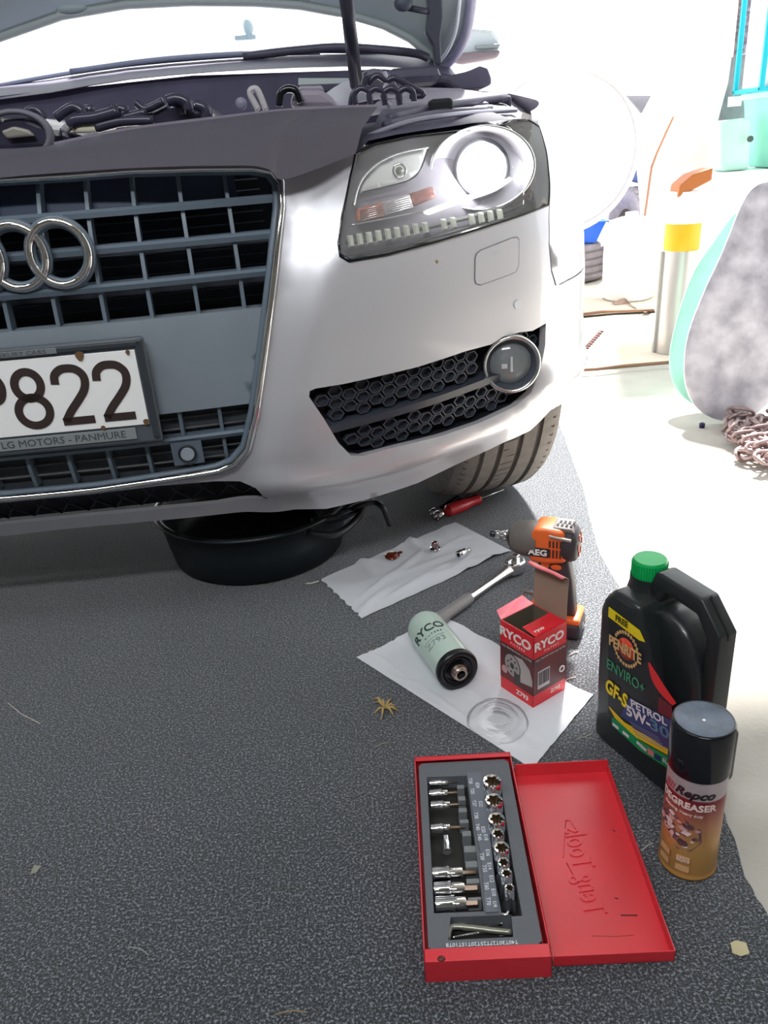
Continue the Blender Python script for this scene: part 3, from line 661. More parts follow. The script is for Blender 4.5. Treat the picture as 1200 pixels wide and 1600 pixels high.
# cowl edge / wiper tray (dark with a light lower seal)
solid_sheet('cowl', [[(-360, 178, 2.0), (0, 155, 1.98), (200, 124, 1.98), (400, 108, 1.98), (600, 104, 2.0), (700, 118, 2.05), (760, 142, 2.1)], [(-360, 160, 2.12), (0, 134, 2.1), (200, 106, 2.1), (400, 90, 2.1), (560, 84, 2.1), (660, 90, 2.14), (770, 112, 2.2)]], mat('cowl_black', L(78, 76, 98), .5), car, .015, 3)
for pth, r, m in (([(-60, 145, 2.1), (60, 122, 2.1), (200, 101, 2.1), (380, 86, 2.1), (540, 80, 2.1), (690, 98, 2.16)], .005, mat('cowl_seal', L(158, 164, 190), .35)),
                  ([(110, 112, 2.09), (240, 94, 2.09), (360, 85, 2.09), (500, 80, 2.09)], .007, mat('wiper_grey', L(130, 136, 160), .4)),
                  ([(380, 88, 2.085), (470, 78, 2.085), (540, 74, 2.085), (640, 82, 2.085), (668, 90, 2.1)], .009, BAY)):
    obj('wiper_arm' if r > .006 else 'cowl_seal', B().tube([Yp(*p) for p in smooth_path(pth, 5)], r, 8), m, car)
obj('strut_tower_cover', pxbox(B(), 602, 100, 690, 138, 1.90, .12, .02), BAY, car)
sc = [(650, 112), (700, 118), (728, 112), (750, 102), (762, 106), (768, 122), (768, 132), (755, 138), (720, 142), (700, 128), (650, 124)]
def pxpoly(b, pts, d, depth, bev=.004):
    V_ = [Yp(x, y, d) for x, y in pts]; return b.prism([(p.x, p.z) for p in V_], d, d+depth, bev)
obj('wing_hinge_cover', pxpoly(B(), sc, 1.92, .10), BAY, car)
obj('inner_wing', solid_sheet('inner_wing_panel', [[(600, 150, 1.85), (700, 140, 1.88), (800, 150, 1.95), (850, 190, 2.0)], [(560, 185, 1.55), (650, 168, 1.6), (760, 160, 1.7), (830, 180, 1.75)]], mat('inner_wing_grey', L(150, 146, 160), .5), car, .01, 3).data and B().box((.30, 1.9, .66), (.02, .5, .2), .004), bayd, car)
# engine lumps, hoses
EN = mat('engine_black_hazed', L(56, 54, 72), .22)  # engine black lightened the same way, haze mixed into the colour
ENG = mat('engine_grey', L(108, 106, 118), .5)
e = obj('intake_housing', pxpoly(pxpoly(B(), [(-60, 240), (-60, 195), (0, 182), (40, 181), (70, 192), (84, 212), (82, 236)], 1.45, .25, .015), [(40, 215), (60, 196), (95, 200), (150, 222), (80, 236)], 1.5, .2, .01), EN, car)
obj('intake_ring', B().torus(.05, .006, 30, 8, Matrix.Translation(Yp(25, 212, 1.44)) @ RX90, (1.1, .7, 1)), ENG, e)
obj('intake_badge', pxpoly(B(), [(0, 205), (20, 197), (45, 203), (54, 213), (10, 217)], 1.435, .01), mat('badge_yellowgrey', L(140, 136, 128), .4), e)
obj('engine_label', pxpoly(B(), [(104, 208), (128, 192), (172, 189), (177, 201), (150, 206)], 1.47, .03), mat('label_cream', L(236, 230, 205), .5), car)
obj('engine_label_end', pxpoly(B(), [(92, 203), (100, 191), (112, 200), (104, 209)], 1.468, .03), mat('label_grey', L(150, 146, 150), .5), car)
obj('engine_cover', pxpoly(B(), [(190, 206), (200, 186), (230, 176), (262, 160), (290, 156), (306, 168), (324, 178), (324, 196), (260, 206)], 1.5, .35, .02), EN, car)
hoses = [([(42, 176), (52, 171), (62, 175), (70, 186)], .007), ([(88, 184), (112, 168), (126, 172), (132, 184)], .008), ([(134, 172), (142, 170), (140, 178)], .007), ([(110, 196), (118, 188), (150, 184), (186, 174)], .010),
         ([(172, 168), (196, 172), (190, 184), (230, 175)], .007), ([(212, 160), (228, 170), (255, 158)], .006), ([(262, 158), (278, 154), (292, 160), (296, 172)], .009), ([(306, 164), (318, 168), (324, 178), (320, 190)], .009), ([(270, 160), (282, 166), (286, 180)], .006), ([(150, 200), (190, 190), (240, 188)], .008)]
for k, (h_, r) in enumerate(hoses):
    obj('hose', B().tube([Yp(x, y, 1.47+.01*(k % 3)) for x, y in smooth_path(h_, 5)], r, 10), EN, car)
obj('bay_plug', B().sphere(Yp(377, 162, 1.8), .012, 14, (1, .5, 1)), mat('plug_grey', L(130, 128, 150), .4), car)
obj('dipstick', B().tube([Yp(x, y, 1.7) for x, y in smooth_path([(404, 172), (392, 150), (392, 141), (400, 139), (406, 148), (416, 172)], 5)], .006, 8), mat('dipstick_cream', L(190, 186, 190), .4), car)
rs = obj('coolant_reservoir', pxpoly(pxpoly(B(), [(452, 168), (456, 145), (470, 140), (502, 140), (520, 152), (532, 168)], 1.72, .14, .02), [(466, 134), (504, 133), (505, 143), (466, 143)], 1.76, .1, .008), mat('reservoir_grey', L(150, 142, 156), .45), car)
obj('reservoir_band', B().tube([Yp(x, y, 1.70) for x, y in smooth_path([(436, 166), (438, 148), (448, 139), (462, 142), (470, 160)], 5)], .007, 10), BLACKG, rs)
obj('label_strip', pxpoly(B(), [(466, 122), (545, 122), (545, 130), (466, 133)], 1.95, .01, .001), mat('strip_greenish', L(176, 186, 186), .5), car)
obj('strut_tower', solid_sheet('strut_tower_skin', [[(500, 152, 1.80), (548, 124, 1.86), (600, 134, 1.9), (720, 138, 1.9)], [(530, 170, 1.7), (570, 158, 1.75), (640, 152, 1.8), (760, 150, 1.85)]], mat('tower_grey', L(172, 168, 182), .4, .2), car, .008, 4).data and B().cyl(Yp(586, 152, 1.82), Yp(586, 140, 1.84), .05, .045), ENG, car)
for k in range(4):
    x = 556+k*23
    obj('coiled_hose', B().tube([Yp(a, c_, 1.60) for a, c_ in smooth_path([(x, 164), (x-2, 146), (x+8, 138), (x+20, 144), (x+22, 158)], 5)], .0055, 8), EN, car)
obj('wire_loop', B().tube([Yp(a, c_, 1.62) for a, c_ in smooth_path([(574, 132), (588, 118), (604, 126), (616, 122), (640, 134), (662, 148), (640, 150)], 5)], .0055, 8), EN, car)
obj('wire_loop', B().tube([Yp(a, c_, 1.61) for a, c_ in smooth_path([(548, 166), (552, 146), (566, 136), (572, 120), (574, 118)], 5)], .0055, 8), EN, car)
obj('wire_loop', B().tube([Yp(a, c_, 1.62) for a, c_ in smooth_path([(600, 112), (604, 130), (596, 150), (610, 166)], 5)], .004, 8), mat('cable_light', L(170, 166, 180), .3), car)
# gas strut
st = obj('gas_strut', B().cyl(Yp(557, 134, 1.72), Yp(538, -30, 1.58), .0125, .0125), mat('strut_black', L(58, 58, 70), .3, .3), car)
obj('strut_rod', B().cyl(Yp(538, -30, 1.58), Yp(528, -130, 1.50), .006, .006), CHROMED, st)
# bonnet: hinged at the windscreen, raised
bon = mat('bonnet_underside', L(168, 180, 182), .45, .25, var=.05, vs=5)
edge_px = [(-420, 250), (-200, 150), (0, 66), (100, 31), (200, 14), (300, 9), (400, 10), (470, 15), (540, 28), (600, 46), (640, 66), (672, 92), (690, 104)]
edge3 = [Yp(x, y, 2.13+.02*abs(x-300)/700) for x, y in edge_px]
top3 = [e_+Vector((0, -.52-.10*math.sin(min(1, max(0, (i+1)/12))*math.pi), .62)) for i, e_ in enumerate(edge3)]
rim_px = [(690, 104, 2.13), (704, 97, 2.12), (718, 80, 2.09), (730, 55, 2.05), (737, 20, 2.0), (742, -40, 1.92), (745, -140, 1.78), (742, -300, 1.6)]
rim3 = [Yp(*p) for p in rim_px]
left = edge3; n = len(left)
vs = []; rows = 7
A0_ = left; 
for j in range(rows):
    t = j/(rows-1)
    for i, e_ in enumerate(left):
        k = i/(n-1); d = Vector((0, -.80*t, .74*t-.05*t*t)); vs.append(e_+d+Vector((0, 0, -.02*math.sin(math.pi*k)*0)))
ir = smooth_path([tuple(p) for p in rim3], 3)
fs = [(j*n+i, j*n+i+1, (j+1)*n+i+1, (j+1)*n+i) for j in range(rows-1) for i in range(n-1)]
k0 = n*rows; vs2 = vs+[v+Vector((0, .022, .018)) for v in vs]; fs += [tuple(k0+q for q in f[::-1]) for f in fs]
ring = [i for i in range(n)]+[j*n+n-1 for j in range(1, rows)]+[(rows-1)*n+i for i in range(n-2, -1, -1)]+[j*n for j in range(rows-2, 0, -1)]
fs += [(ring[a], ring[(a+1) % len(ring)], k0+ring[(a+1) % len(ring)], k0+ring[a]) for a in range(len(ring))]
bo = obj('bonnet', B().add(vs2, fs), bon, car, auto=40)
obj('bonnet_edge_seal', B().tube([p+Vector((0, -.012, .006)) for p in edge3], .009, 8), mat('edge_grey', L(150, 158, 160), .5), bo)
# right wing of the bonnet with the pale rolled rim
w_in = [Yp(672, 60, 2.05), Yp(674, 0, 1.95), Yp(676, -140, 1.75)]
wing = [Yp(690, 104, 2.12)]+[Vector(p) for p in ir]
seed = [Yp(684, 100, 2.12), Yp(676, 60, 2.07), Yp(668, 10, 2.0), Yp(664, -100, 1.85), Yp(660, -300, 1.6)]
seed = [Vector(q) for q in smooth_path([tuple(s_) for s_ in seed], 6)]
rimr = [Vector(q) for q in smooth_path([tuple(s_) for s_ in rim3], 4)]
m_ = 24; rs1 = [seed[int(i*(len(seed)-1)/(m_-1))] for i in range(m_)]; rs2 = [rimr[int(i*(len(rimr)-1)/(m_-1))] for i in range(m_)]
vs = rs1+rs2+[p+Vector((.0, .03, .01)) for p in rs2]+[p+Vector((0, .03, .01)) for p in rs1]
fs = [(r*m_+i, r*m_+i+1, ((r+1) % 4)*m_+i+1, ((r+1) % 4)*m_+i) for r in range(4) for i in range(m_-1)]
obj('bonnet_corner', B().add(vs, fs), bon, bo, auto=40)
obj('bonnet_rim', B().tube([p+Vector((-.004, -.006, 0)) for p in rs2], .011, 8), mat('rim_lilac', L(150, 150, 176), .4), bo)
obj('bonnet_rim_edge', B().tube([p+Vector((-.030, -.012, 0)) for p in rs2[3:]], .004, 8), mat('rim_pale', L(215, 222, 235), .4), bo)
hg = obj('bonnet_hinge', pxpoly(B(), [(666, -20), (690, -20), (692, 30), (688, 60), (690, 100), (680, 102), (676, 70), (664, 50), (668, 20)], 1.93, .03, .004), mat('hinge_black', L(48, 52, 66), .5), bo)
obj('hinge_knob', B().sphere(Yp(630, 6, 1.92), .018, 14, (1.1, .6, .8)), mat('knob_dark', L(60, 66, 80), .5), bo)
obj('hinge_link', B().tube([Yp(636, 12, 1.93), Yp(668, 18, 1.93)], .006, 8), MATS['hinge_black'], bo)
obj('bonnet_dimple', B().sphere(Yp(112, 14, 1.98), .03, 16, (1.1, .3, .35)), mat('dimple_grey', L(134, 148, 154), .5), bo)
# windscreen: bright haze put into the glass as translucent white
ws = bpy.data.materials.new('hazed_windscreen'); ws.use_nodes = True; nt = ws.node_tree; nt.nodes.clear()
o_ = nt.nodes.new('ShaderNodeOutputMaterial'); a_ = nt.nodes.new('ShaderNodeBsdfTranslucent'); a_.inputs[0].default_value = (.9, .93, .97, 1)
d_ = nt.nodes.new('ShaderNodeBsdfTransparent'); g_ = nt.nodes.new('ShaderNodeBsdfGlossy'); g_.inputs['Roughness'].default_value = .05
x1 = nt.nodes.new('ShaderNodeMixShader'); x1.inputs[0].default_value = .45; x2 = nt.nodes.new('ShaderNodeMixShader'); x2.inputs[0].default_value = .15
nt.links.new(d_.outputs[0], x1.inputs[1]); nt.links.new(a_.outputs[0], x1.inputs[2]); nt.links.new(x1.outputs[0], x2.inputs[1]); nt.links.new(g_.outputs[0], x2.inputs[2]); nt.links.new(x2.outputs[0], o_.inputs[0])
c0 = [Vector((OX+x*CY, 2.26+.10*(x/.75)**2+x*SY, .93-.03*(x/.75)**2)) for x in np.linspace(-.75, .75, 13)]
c1 = [Vector((OX+x*CY*.80, 2.95+.05*(x/.75)**2+x*SY, 1.33-.03*(x/.75)**2)) for x in np.linspace(-.75, .75, 13)]
vs = []; 
for t in (0, .33, .66, 1): vs += [a*(1-t)+c_*t+Vector((0, 0, .05*math.sin(math.pi*t))) for a, c_ in zip(c0, c1)]
obj('windscreen', B().add(vs, [(j*13+i, j*13+i+1, (j+1)*13+i+1, (j+1)*13+i) for j in range(3) for i in range(12)]), ws, car)
for sg in (-1, 1):
    i = 0 if sg < 0 else 12
    obj('windscreen_pillar', B().tube([c0[i]+Vector((.02*sg, 0, 0)), (c0[i]+c1[i])/2+Vector((.03*sg, 0, .06)), c1[i]+Vector((.01*sg, 0, .02))], .03, 10), SILVER, car)
obj('roof', solid_sheet('roof_skin', [[(-300, -60, 2.95), (300, -75, 2.92), (600, -60, 2.98)], [(-300, -70, 3.9), (300, -85, 3.9), (600, -70, 3.9)]], SILVER, car, .02, 3, (0, 0, 1)).data and B().tube([c1[0], c1[6]+Vector((0, 0, .01)), c1[12]], .018, 8), SILVER, car)
dm = obj('dash_mount', B().cyl(Yp(388, 62, 2.36), Yp(388, 49, 2.36), .006), mat('mount_grey', L(170, 190, 204), .5), car)
obj('mount_head', B().sphere(Yp(388, 42, 2.36), .017, 14, (.8, .7, 1.2)), MATS['mount_grey'], dm)
obj('mount_foot', B().box(Yp(384, 59, 2.37), (.055, .03, .012), .004), MATS['mount_grey'], dm)
# wing mirror
mp = [(695, 88), (700, 74), (712, 50), (735, 42), (770, 45), (784, 62), (786, 76), (776, 90), (740, 98), (716, 101)]
wm = obj('wing_mirror', pxpoly(B(), mp, 2.62, .12, .03), mat('mirror_silver', L(205, 215, 224), .35, .3), car)
obj('wing_mirror_base', pxpoly(B(), [(700, 84), (740, 80), (784, 78), (778, 90), (742, 97), (718, 101), (705, 96)], 2.60, .06, .008), mat('mirror_dark', L(120, 108, 118), .4), wm)
obj('mirror_indicator', pxpoly(B(), [(742, 71), (782, 68), (780, 74), (744, 76)], 2.605, .03, .002), mat('indicator_grey', L(128, 138, 144), .4), wm)
# wheel: front right, turned slightly
WC = Vector((.200, 1.775, .3205))
TR, TW = .318, .225
def wheel(wc, steer, detailed=True):
    M = Matrix.Translation(wc) @ Matrix.Rotation(YAW+steer, 4, 'Z') @ Matrix.Rotation(math.pi/2, 4, 'Y')
    h = TW/2; prof = [(.21, -h*.92), (.25, -h*1.04), (.285, -h*1.0), (.305, -h*.93), (TR-.004, -h*.80)]
    for gx in (-.52, -.18, .18, .52):
        prof += [(TR, (gx-.05)*h), (TR-.008, (gx-.035)*h), (TR-.008, (gx+.035)*h), (TR, (gx+.05)*h)]
    prof += [(TR-.004, h*.80), (.305, h*.93), (.285, h), (.25, h*1.04), (.21, h*.92)]
    b = B().lathe(prof, 72, M)
    ty = obj('tyre', b, RUBBER, car, auto=32)
    b = B()
    if detailed:
        for k in range(90):
            a = 2*math.pi*k/90
            for (z0, z1, da) in ((h*.60, h*.80, .006), (h*.80, h*.95, .006), (-h*.80, -h*.60, .006), (-h*.95, -h*.80, .006), (h*.24, h*.44, .03), (-h*.12, h*.12, .02), (-h*.44, -h*.24, .03)):
                q = []
                for (zz, aa) in ((z0, a), (z1, a+da*(1 if z0 > 0 else -1))):
                    rr = float(np.interp(abs(zz)/h, [0, .8, .93, 1.0], [TR, TR-.004, .305, .285]))+.0005
                    for s_ in (-.0045, .0045): q.append(M @ Vector((rr*math.cos(aa+s_), rr*math.sin(aa+s_), zz)))
                b.add(q, [(0, 1, 3, 2)], None, False)
        obj('tread_sipes', b, mat('sipe_dark', L(58, 55, 56), .9), ty, recalc=False)['kind'] = 'stuff'
    obj('wheel_rim', B().lathe([(.21, -h*.92), (.20, -h*.5), (.19, h*.6), (.21, h*.92)], 40, M).cyl(M @ Vector((0, 0, h*.3)), M @ Vector((0, 0, h*.5)), .06), CHROMED, ty)
    for k in range(5):
        a = 2*math.pi*k/5; T_ = M @ Matrix.Rotation(a, 4, 'Z')
        obj('wheel_spoke', B().box((.12, 0, h*.5), (.17, .035, .02), .006, T_), CHROMED, ty)
wheel(WC, math.radians(9))
wheel(Vector((-1.25, 1.78, .3205)), math.radians(9), False)
# under-body
obj('underbody', B().box((-.50, 1.90, .25), (1.10, 1.16, .03), .01), mat('underbody_black', L(30, 30, 34), .8), car)
obj('wheel_arch_liner', B().box((.05, 1.42, .42), (.5, .03, .3), .01), MATS['underbody_black'], car)
# ---------------------------------------------------------------- things on the carpet
def loc_on(M, px, py, axis, val):    # local point where the sight line meets a local plane
    Mi = M.inverted(); o = Mi @ Vector(C0); d = Mi.to_3x3() @ Vector(ray(px, py)); t = (val-o[axis])/d[axis]; return o+d*t
# oil pan
PCX, PCY = -.268, 1.515
pan_m = mat('black_pan_plastic', L(32, 38, 42), .38, bump=.1, bs=300)
t = thing('oil_drain_pan', 'round black oil drain pan on the carpet under the car bumper', 'pan', (PCX, PCY, 0))
obj('basin', B().lathe([(.0001, 0), (.165, 0), (.176, .006), (.186, .06), (.194, .104), (.203, .107), (.204, .112), (.195, .114), (.188, .108), (.180, .06), (.168, .012), (.0001, .010)], 64), pan_m, t, local=True)
sp_ = [(.150, -.110, .112), (.185, -.085, .104), (.225, -.045, .108), (.245, .0, .112)]
vs = []
for (x, y, z) in sp_:
    w_ = .035 if x > .2 else .05
    vs += [(x-w_*.6, y+w_, z+.002), (x+.0, y, z-.022), (x+w_*.7, y-w_*.8+.02, z+.004)]
obj('pouring_spout', B().add(vs, [(i*3+j, i*3+j+1, i*3+4+j, i*3+3+j) for i in range(3) for j in (0, 1)]+[]).tube([(.13, -.14, .112), (.175, -.115, .106), (.22, -.075, .104), (.25, -.02, .110)], .006, 8), pan_m, t, local=True)
hp = [G(540, 800, .10), G(560, 790, .115), G(585, 785, .115), G(598, 792, .108), G(604, 806, .085), G(609, 818, .06)]
obj('pan_handle', B().tube([tuple(q) for q in smooth_path([tuple(p) for p in hp], 5)], .0085, 10, flat=.7), BLACKP, t)
obj('pan_handle', B().tube([tuple(q) for q in smooth_path([(PCX+.12, PCY-.16, .10), (PCX+.17, PCY-.15, .085), (PCX+.21, PCY-.10, .088), (PCX+.235, PCY-.04, .10)], 5)], .007, 10), BLACKP, t)
# paper towels
def paper(name, label, corners, seed, nu=44, nv=26, amp=.005, ragged=(), mid=None, flatspots=()):
    rnd = random.Random(seed); A, B_, C_, D_ = [G(*c) for c in corners]
    cr = [(rnd.random(), rnd.random(), rnd.uniform(0, math.pi), rnd.uniform(.3, 1)) for _ in range(26)]
    def fn(u, v):
        uu = u+(.006*(math.sin(v*41+seed)+.6*math.sin(v*87))*(1 if u < .02 else 0) if 'l' in ragged else 0)+(.010*math.sin(v*31+2)*(1 if u > .98 else 0) if 'r' in ragged else 0)
        p = (A*(1-uu)+B_*uu)*(1-v)+(D_*(1-uu)+C_*uu)*v
        if mid is not None: p = p+Vector(mid)*math.sin(math.pi*u)*(1-v)
        h = 0
        for (cx, cy, an, s) in cr:
            d = (u-cx)*math.cos(an)*1.6+(v-cy)*math.sin(an); e = math.hypot(u-cx, v-cy)
            h += s*max(0, 1-abs(d)/.05)*max(0, 1-e/.34)
        h = min(h, 1.4)*amp*math.sin(math.pi*min(1, max(0, u*1.0)))**.3
        for (fx, fy, fr) in flatspots:
            q = math.hypot(p.x-fx, p.y-fy)
            if q < fr: h *= (q/fr)**2
        edge = .0012*math.sin(u*19+seed)*(1 if v in (0, 1) else 0)
        return (p.x, p.y, .0012+max(0, h)+abs(edge))
    g = B().grid(fn, nu, nv); k = len(g.v); g2 = B(); vs = [tuple(p) for p in g.v]+[(p[0], p[1], p[2]+.0006) for p in g.v]
    g2.add(vs, g.f+[tuple(i+k for i in f[::-1]) for f in g.f])
    c = sum((Vector(G(*q)) for q in corners), Vector())/4
    return obj(name, g2, PAPER, None, label=label, cat='paper towel', loc=(c.x, c.y, 0))
PAPER = mat('paper_towel', L(206, 208, 214), .9, bump=.35, bs=500)
paper('paper_towel', 'white paper towel with oil drops, holding a drain plug, nearest the car', [(502, 906), (712, 817), (799, 862), (566, 967)], 3, ragged='l', amp=.009)
paper('paper_towel', 'white paper towel lying under the pale green oil filter and red box', [(557, 1028), (683, 958), (926, 1088), (832, 1203)], 9, ragged='r', mid=(-.012, -.022, 0), amp=.005,
      flatspots=((.20, .96, .09), (.07, 1.04, .09), (.139, .895, .06)))
oil = mat('dark_oil', L(96, 40, 24), .12, coat=.5)
b = B(); c = G(613, 871)
b.lathe([(.0001, .0085), (.010, .0083), (.0145, .0068), (.0155, .004)], 24, Matrix.Translation((c.x, c.y, 0)) @ Matrix.Diagonal((1.0, 1.15, 1, 1)))
obj('oil_drop', b, oil, label='large dark brown drop of oil on the paper towel', cat='oil drop', group=None)
c = G(625, 866)
obj('oil_drop', B().lathe([(.0001, .0070), (.004, .0068), (.006, .004)], 16, Matrix.Translation((c.x, c.y, 0))), oil, label='small brown oil drop touching the larger one on the towel', cat='oil drop')
# drain plug
c = G(680, 862); z = .006
t = thing('drain_plug', 'small steel drain plug standing upright on the paper towel', 'bolt', (c.x, c.y, z))
obj('washer_flange', B().lathe([(.0001, 0), (.0105, 0), (.0115, .0015), (.0105, .003), (.0001, .003)], 24), CHROMED, t, local=True)
th_ = [(.0001, .003), (.0062, .003)]+[q for k in range(6) for q in ((.0068, .004+k*.002), (.0060, .005+k*.002))]+[(.0055, .0165), (.0001, .017)]
obj('threaded_shank', B().lathe(th_, 20), mat('copper_steel', L(160, 130, 126), .2, .9), t, local=True)
# bit socket on towel
c = G(722, 874); a = math.atan2(G(738, 866).y-c.y, G(738, 866).x-c.x)
t = thing('bit_socket', 'short chrome bit socket lying on its side on the paper towel', 'socket', (c.x, c.y, .0135), a)
obj('socket_body', B().lathe([(.0045, -.010), (.0085, -.010), (.0088, -.002), (.0078, 0), (.0078, .009), (.0055, .010), (.0001, .010)], 24, Matrix.Rotation(math.pi/2, 4, 'Y')), CHROME, t, local=True)
obj('drive_hole', B().lathe([(.0046, -.0102), (.0046, -.002), (.0001, -.002)], 4, Matrix.Rotation(math.pi/2, 4, 'Y')), VOID, t, local=True)
obj('bit', B().cyl((.010, 0, 0), (.024, 0, 0), .0034, .003, 6), CHROMED, t, local=True)
# ratchet
A_ = G(683, 969, .014); B2 = G(806, 880, .018); dv = (B2-A_); ln = dv.length; a = math.atan2(dv.y, dv.x)
t = thing('ratchet', 'long chrome ratchet with knurled grip, lying between the towels and drill', 'ratchet', (A_.x, A_.y, 0), a)
zz = .013
obj('grip', B().lathe([(.0001, -.03), (.010, -.03), (.0115, -.026), (.0115, .085), (.0095, .092)], 24, Matrix.Translation((0, 0, zz)) @ Matrix.Rotation(math.pi/2, 4, 'Y')), mat('knurled_steel', L(150, 146, 146), .35, .8, bump=1.0, bs=900), t, local=True)
obj('shaft', B().lathe([(.0095, .092), (.0075, .10), (.0068, .16), (.0085, ln-.045), (.0115, ln-.02)], 24, Matrix.Translation((0, 0, zz)) @ Matrix.Rotation(math.pi/2, 4, 'Y')), CHROMED, t, local=True)
obj('ratchet_head', B().slab([(ln-.024+.0, -.011), (ln-.01, -.017), (ln+.006, -.018), (ln+.016, -.008), (ln+.016, .008), (ln+.006, .018), (ln-.01, .017), (ln-.024, .011)], .002, .026, .003), CHROMED, t, local=True)
obj('drive_square', B().box((ln, 0, .031), (.011, .011, .010), .001), CHROME, t, local=True)
obj('reverse_lever', B().box((ln-.016, .004, .028), (.014, .005, .004), .001), CHROME, t, local=True)
# screwdriver and dark tools by the tyre
RED = mat('red_plastic', L(216, 54, 62), .3, coat=.3)
A_ = G(697, 801, .012); B2 = G(749, 781, .012); a = math.atan2((B2-A_).y, (B2-A_).x); ln = (B2-A_).length
t = thing('screwdriver', 'screwdriver with fat red handle lying in front of the tyre', 'screwdriver', (A_.x, A_.y, 0), a)
MX = Matrix.Translation((0, 0, .0145)) @ Matrix.Rotation(math.pi/2, 4, 'Y')
prf = [(.0001, 0), (.009, .0005), (.0135, .006), (.0142, .02), (.0138, ln*.55), (.0105, ln*.72), (.0112, ln*.85), (.0125, ln*.95), (.009, ln), (.0001, ln)]
obj('handle', B().lathe(prf, 12, MX), RED, t, local=True, auto=30)
obj('blade', B().cyl((ln, 0, .0145), (ln+.075, 0, .0145), .0024, .0022, 10), CHROMED, t, local=True)
def toolbar(name, label, cat, p0, p1, r, m, h0=.0, socket=None):
    A_ = G(*p0, r+h0); B2 = G(*p1, r+h0); a = math.atan2((B2-A_).y, (B2-A_).x); ln = (B2-A_).length
    t = thing(name, label, cat, (A_.x, A_.y, 0), a); MX = Matrix.Translation((0, 0, r+h0)) @ Matrix.Rotation(math.pi/2, 4, 'Y')
    obj('shaft', B().lathe([(.0001, .012), (r*.62, .012), (r*.62, ln), (.0001, ln)], 14, MX), m, t, local=True)
    obj('socket_end', B().lathe([(.0001, -.004), (r*.6, -.004), (r*.6, -.012), (r, -.012), (r, .010), (r*.8, .014), (.0001, .014)], 20, MX), CHROME, t, local=True)
    return t
toolbar('extension_bar', 'thin dark extension bar lying behind the red screwdriver', 'tool', (680, 799), (716, 777), .0085, mat('dark_steel', L(70, 72, 80), .25, .8))
toolbar('socket_driver', 'short chrome socket driver beside the red screwdriver handle tip', 'tool', (687, 804), (722, 782), .010, MATS['dark_steel'])
toolbar('steel_rod', 'dark steel rod partly hidden behind the red screwdriver', 'tool', (728, 783), (744, 774), .007, MATS['dark_steel'])
# impact driver
DC = Vector((.252, 1.125, 0)); DR = math.radians(-24)
OR = mat('orange_plastic', L(226, 104, 46), .38); GRB = mat('grey_rubber', L(104, 98, 94), .6, bump=.2, bs=500); DKB = mat('charcoal_rubber', L(52, 48, 54), .55)
t = thing('impact_driver', 'orange and grey cordless impact driver standing on its battery', 'drill', DC, DR)
t.scale = (.86, .86, .86); hz_ = .192
MX = Matrix.Translation((0, 0, hz_)) @ Matrix.Rotation(math.pi/2, 4, 'Y')
obj('nose', B().lathe([(.020, -.062), (.026, -.060), (.031, -.050), (.034, -.034), (.0345, -.022), (.034, -.010)], 36, MX), GRB, t, local=True)
obj('nose_collar', B().lathe([(.0001, -.068), (.014, -.068), (.020, -.064), (.024, -.058)], 28, MX), BLACKP, t, local=True)
ch = obj('chuck', B().lathe([(.0001, -.092), (.0075, -.092), (.0085, -.088), (.0085, -.078), (.0105, -.077), (.0105, -.068), (.0001, -.066)], 24, MX), CHROME, t, local=True)
obj('chuck_bit', B().lathe([(.0001, -.103), (.006, -.103), (.007, -.100), (.007, -.092), (.0001, -.091)], 6, MX), mat('dark_steel', L(70, 72, 80), .25, .8), ch, local=True)
body = [(-.026, hz_-.016), (-.030, hz_+.004), (-.020, hz_+.020), (-.013, hz_+.036), (.012, hz_+.037), (.040, hz_+.034), (.046, hz_+.010), (.046, hz_-.030), (.012, hz_-.036), (-.020, hz_-.036)]
obj('motor_housing', B().prism(body, -.031, .031, .009, seg=3), OR, t, local=True, auto=40)
obj('rear_cap', B().lathe([(.033, .036), (.0355, .040), (.0355, .052), (.032, .060), (.026, .064), (.0001, .065)], 36, MX), DKB, t, local=True)
obj('top_panel', B().prism([(.014, hz_+.030), (.020, hz_+.0385), (.052, hz_+.0375), (.058, hz_+.028)], -.022, .022, .003), mat('grey_cap', L(112, 104, 106), .5), t, local=True)
b = B()
for k in range(4):
    for j in range(2): b.box((.026+.008*k+.003*j, -.010+.014*j, hz_+.0388), (.0042, .010, .0012))
obj('top_vents', b, VOID, t, local=True)
b = B()
for k in range(4):
    for (z0, h) in ((hz_+.008, .013), (hz_-.011, .016)): b.box((.016+.0065*k+.0, -.0315, z0), (.0034, .002, h), 0, Matrix.Shear('XZ', 4, (0, 0)) if False else None)
obj('side_vents', b, mat('vent_brown', L(70, 40, 34), .6), t, local=True)
b = B()
for k in range(6):
    a = math.pi*(k/6)*2; b.box((.0655, .018*math.cos(a), hz_+.018*math.sin(a)), (.0015, .006, .012), 0)
obj('rear_vents', b, mat('rear_vent_orange', L(214, 120, 100), .5), t, local=True)
obj('logo_plate', B().prism([(-.027, hz_-.020), (-.022, hz_-.002), (.015, hz_-.002), (.015, hz_-.020)], -.0325, -.030, .0006), BLACKP, t, local=True)
obj('logo_lettering', B().text('AEG', .0165, lambda x, y, z: Vector((x-.0055, -.0328-z, y+hz_-.0112)), bold=.03, sx=1.1, ext=.0006), WHITE, t, local=True)
obj('side_stripe', B().prism([(.016, hz_+.022), (.014, hz_+.027), (.054, hz_+.022), (.054, hz_+.017)], -.035, -.028, .001), mat('stripe_grey', L(150, 140, 136), .35), t, local=True)
obj('handle', B().prism([(.000, hz_-.030), (.046, hz_-.026), (.056, hz_-.075), (.064, .040), (.014, .040), (.012, hz_-.070)], -.018, .018, .007, seg=3), DKB, t, local=True, auto=40)
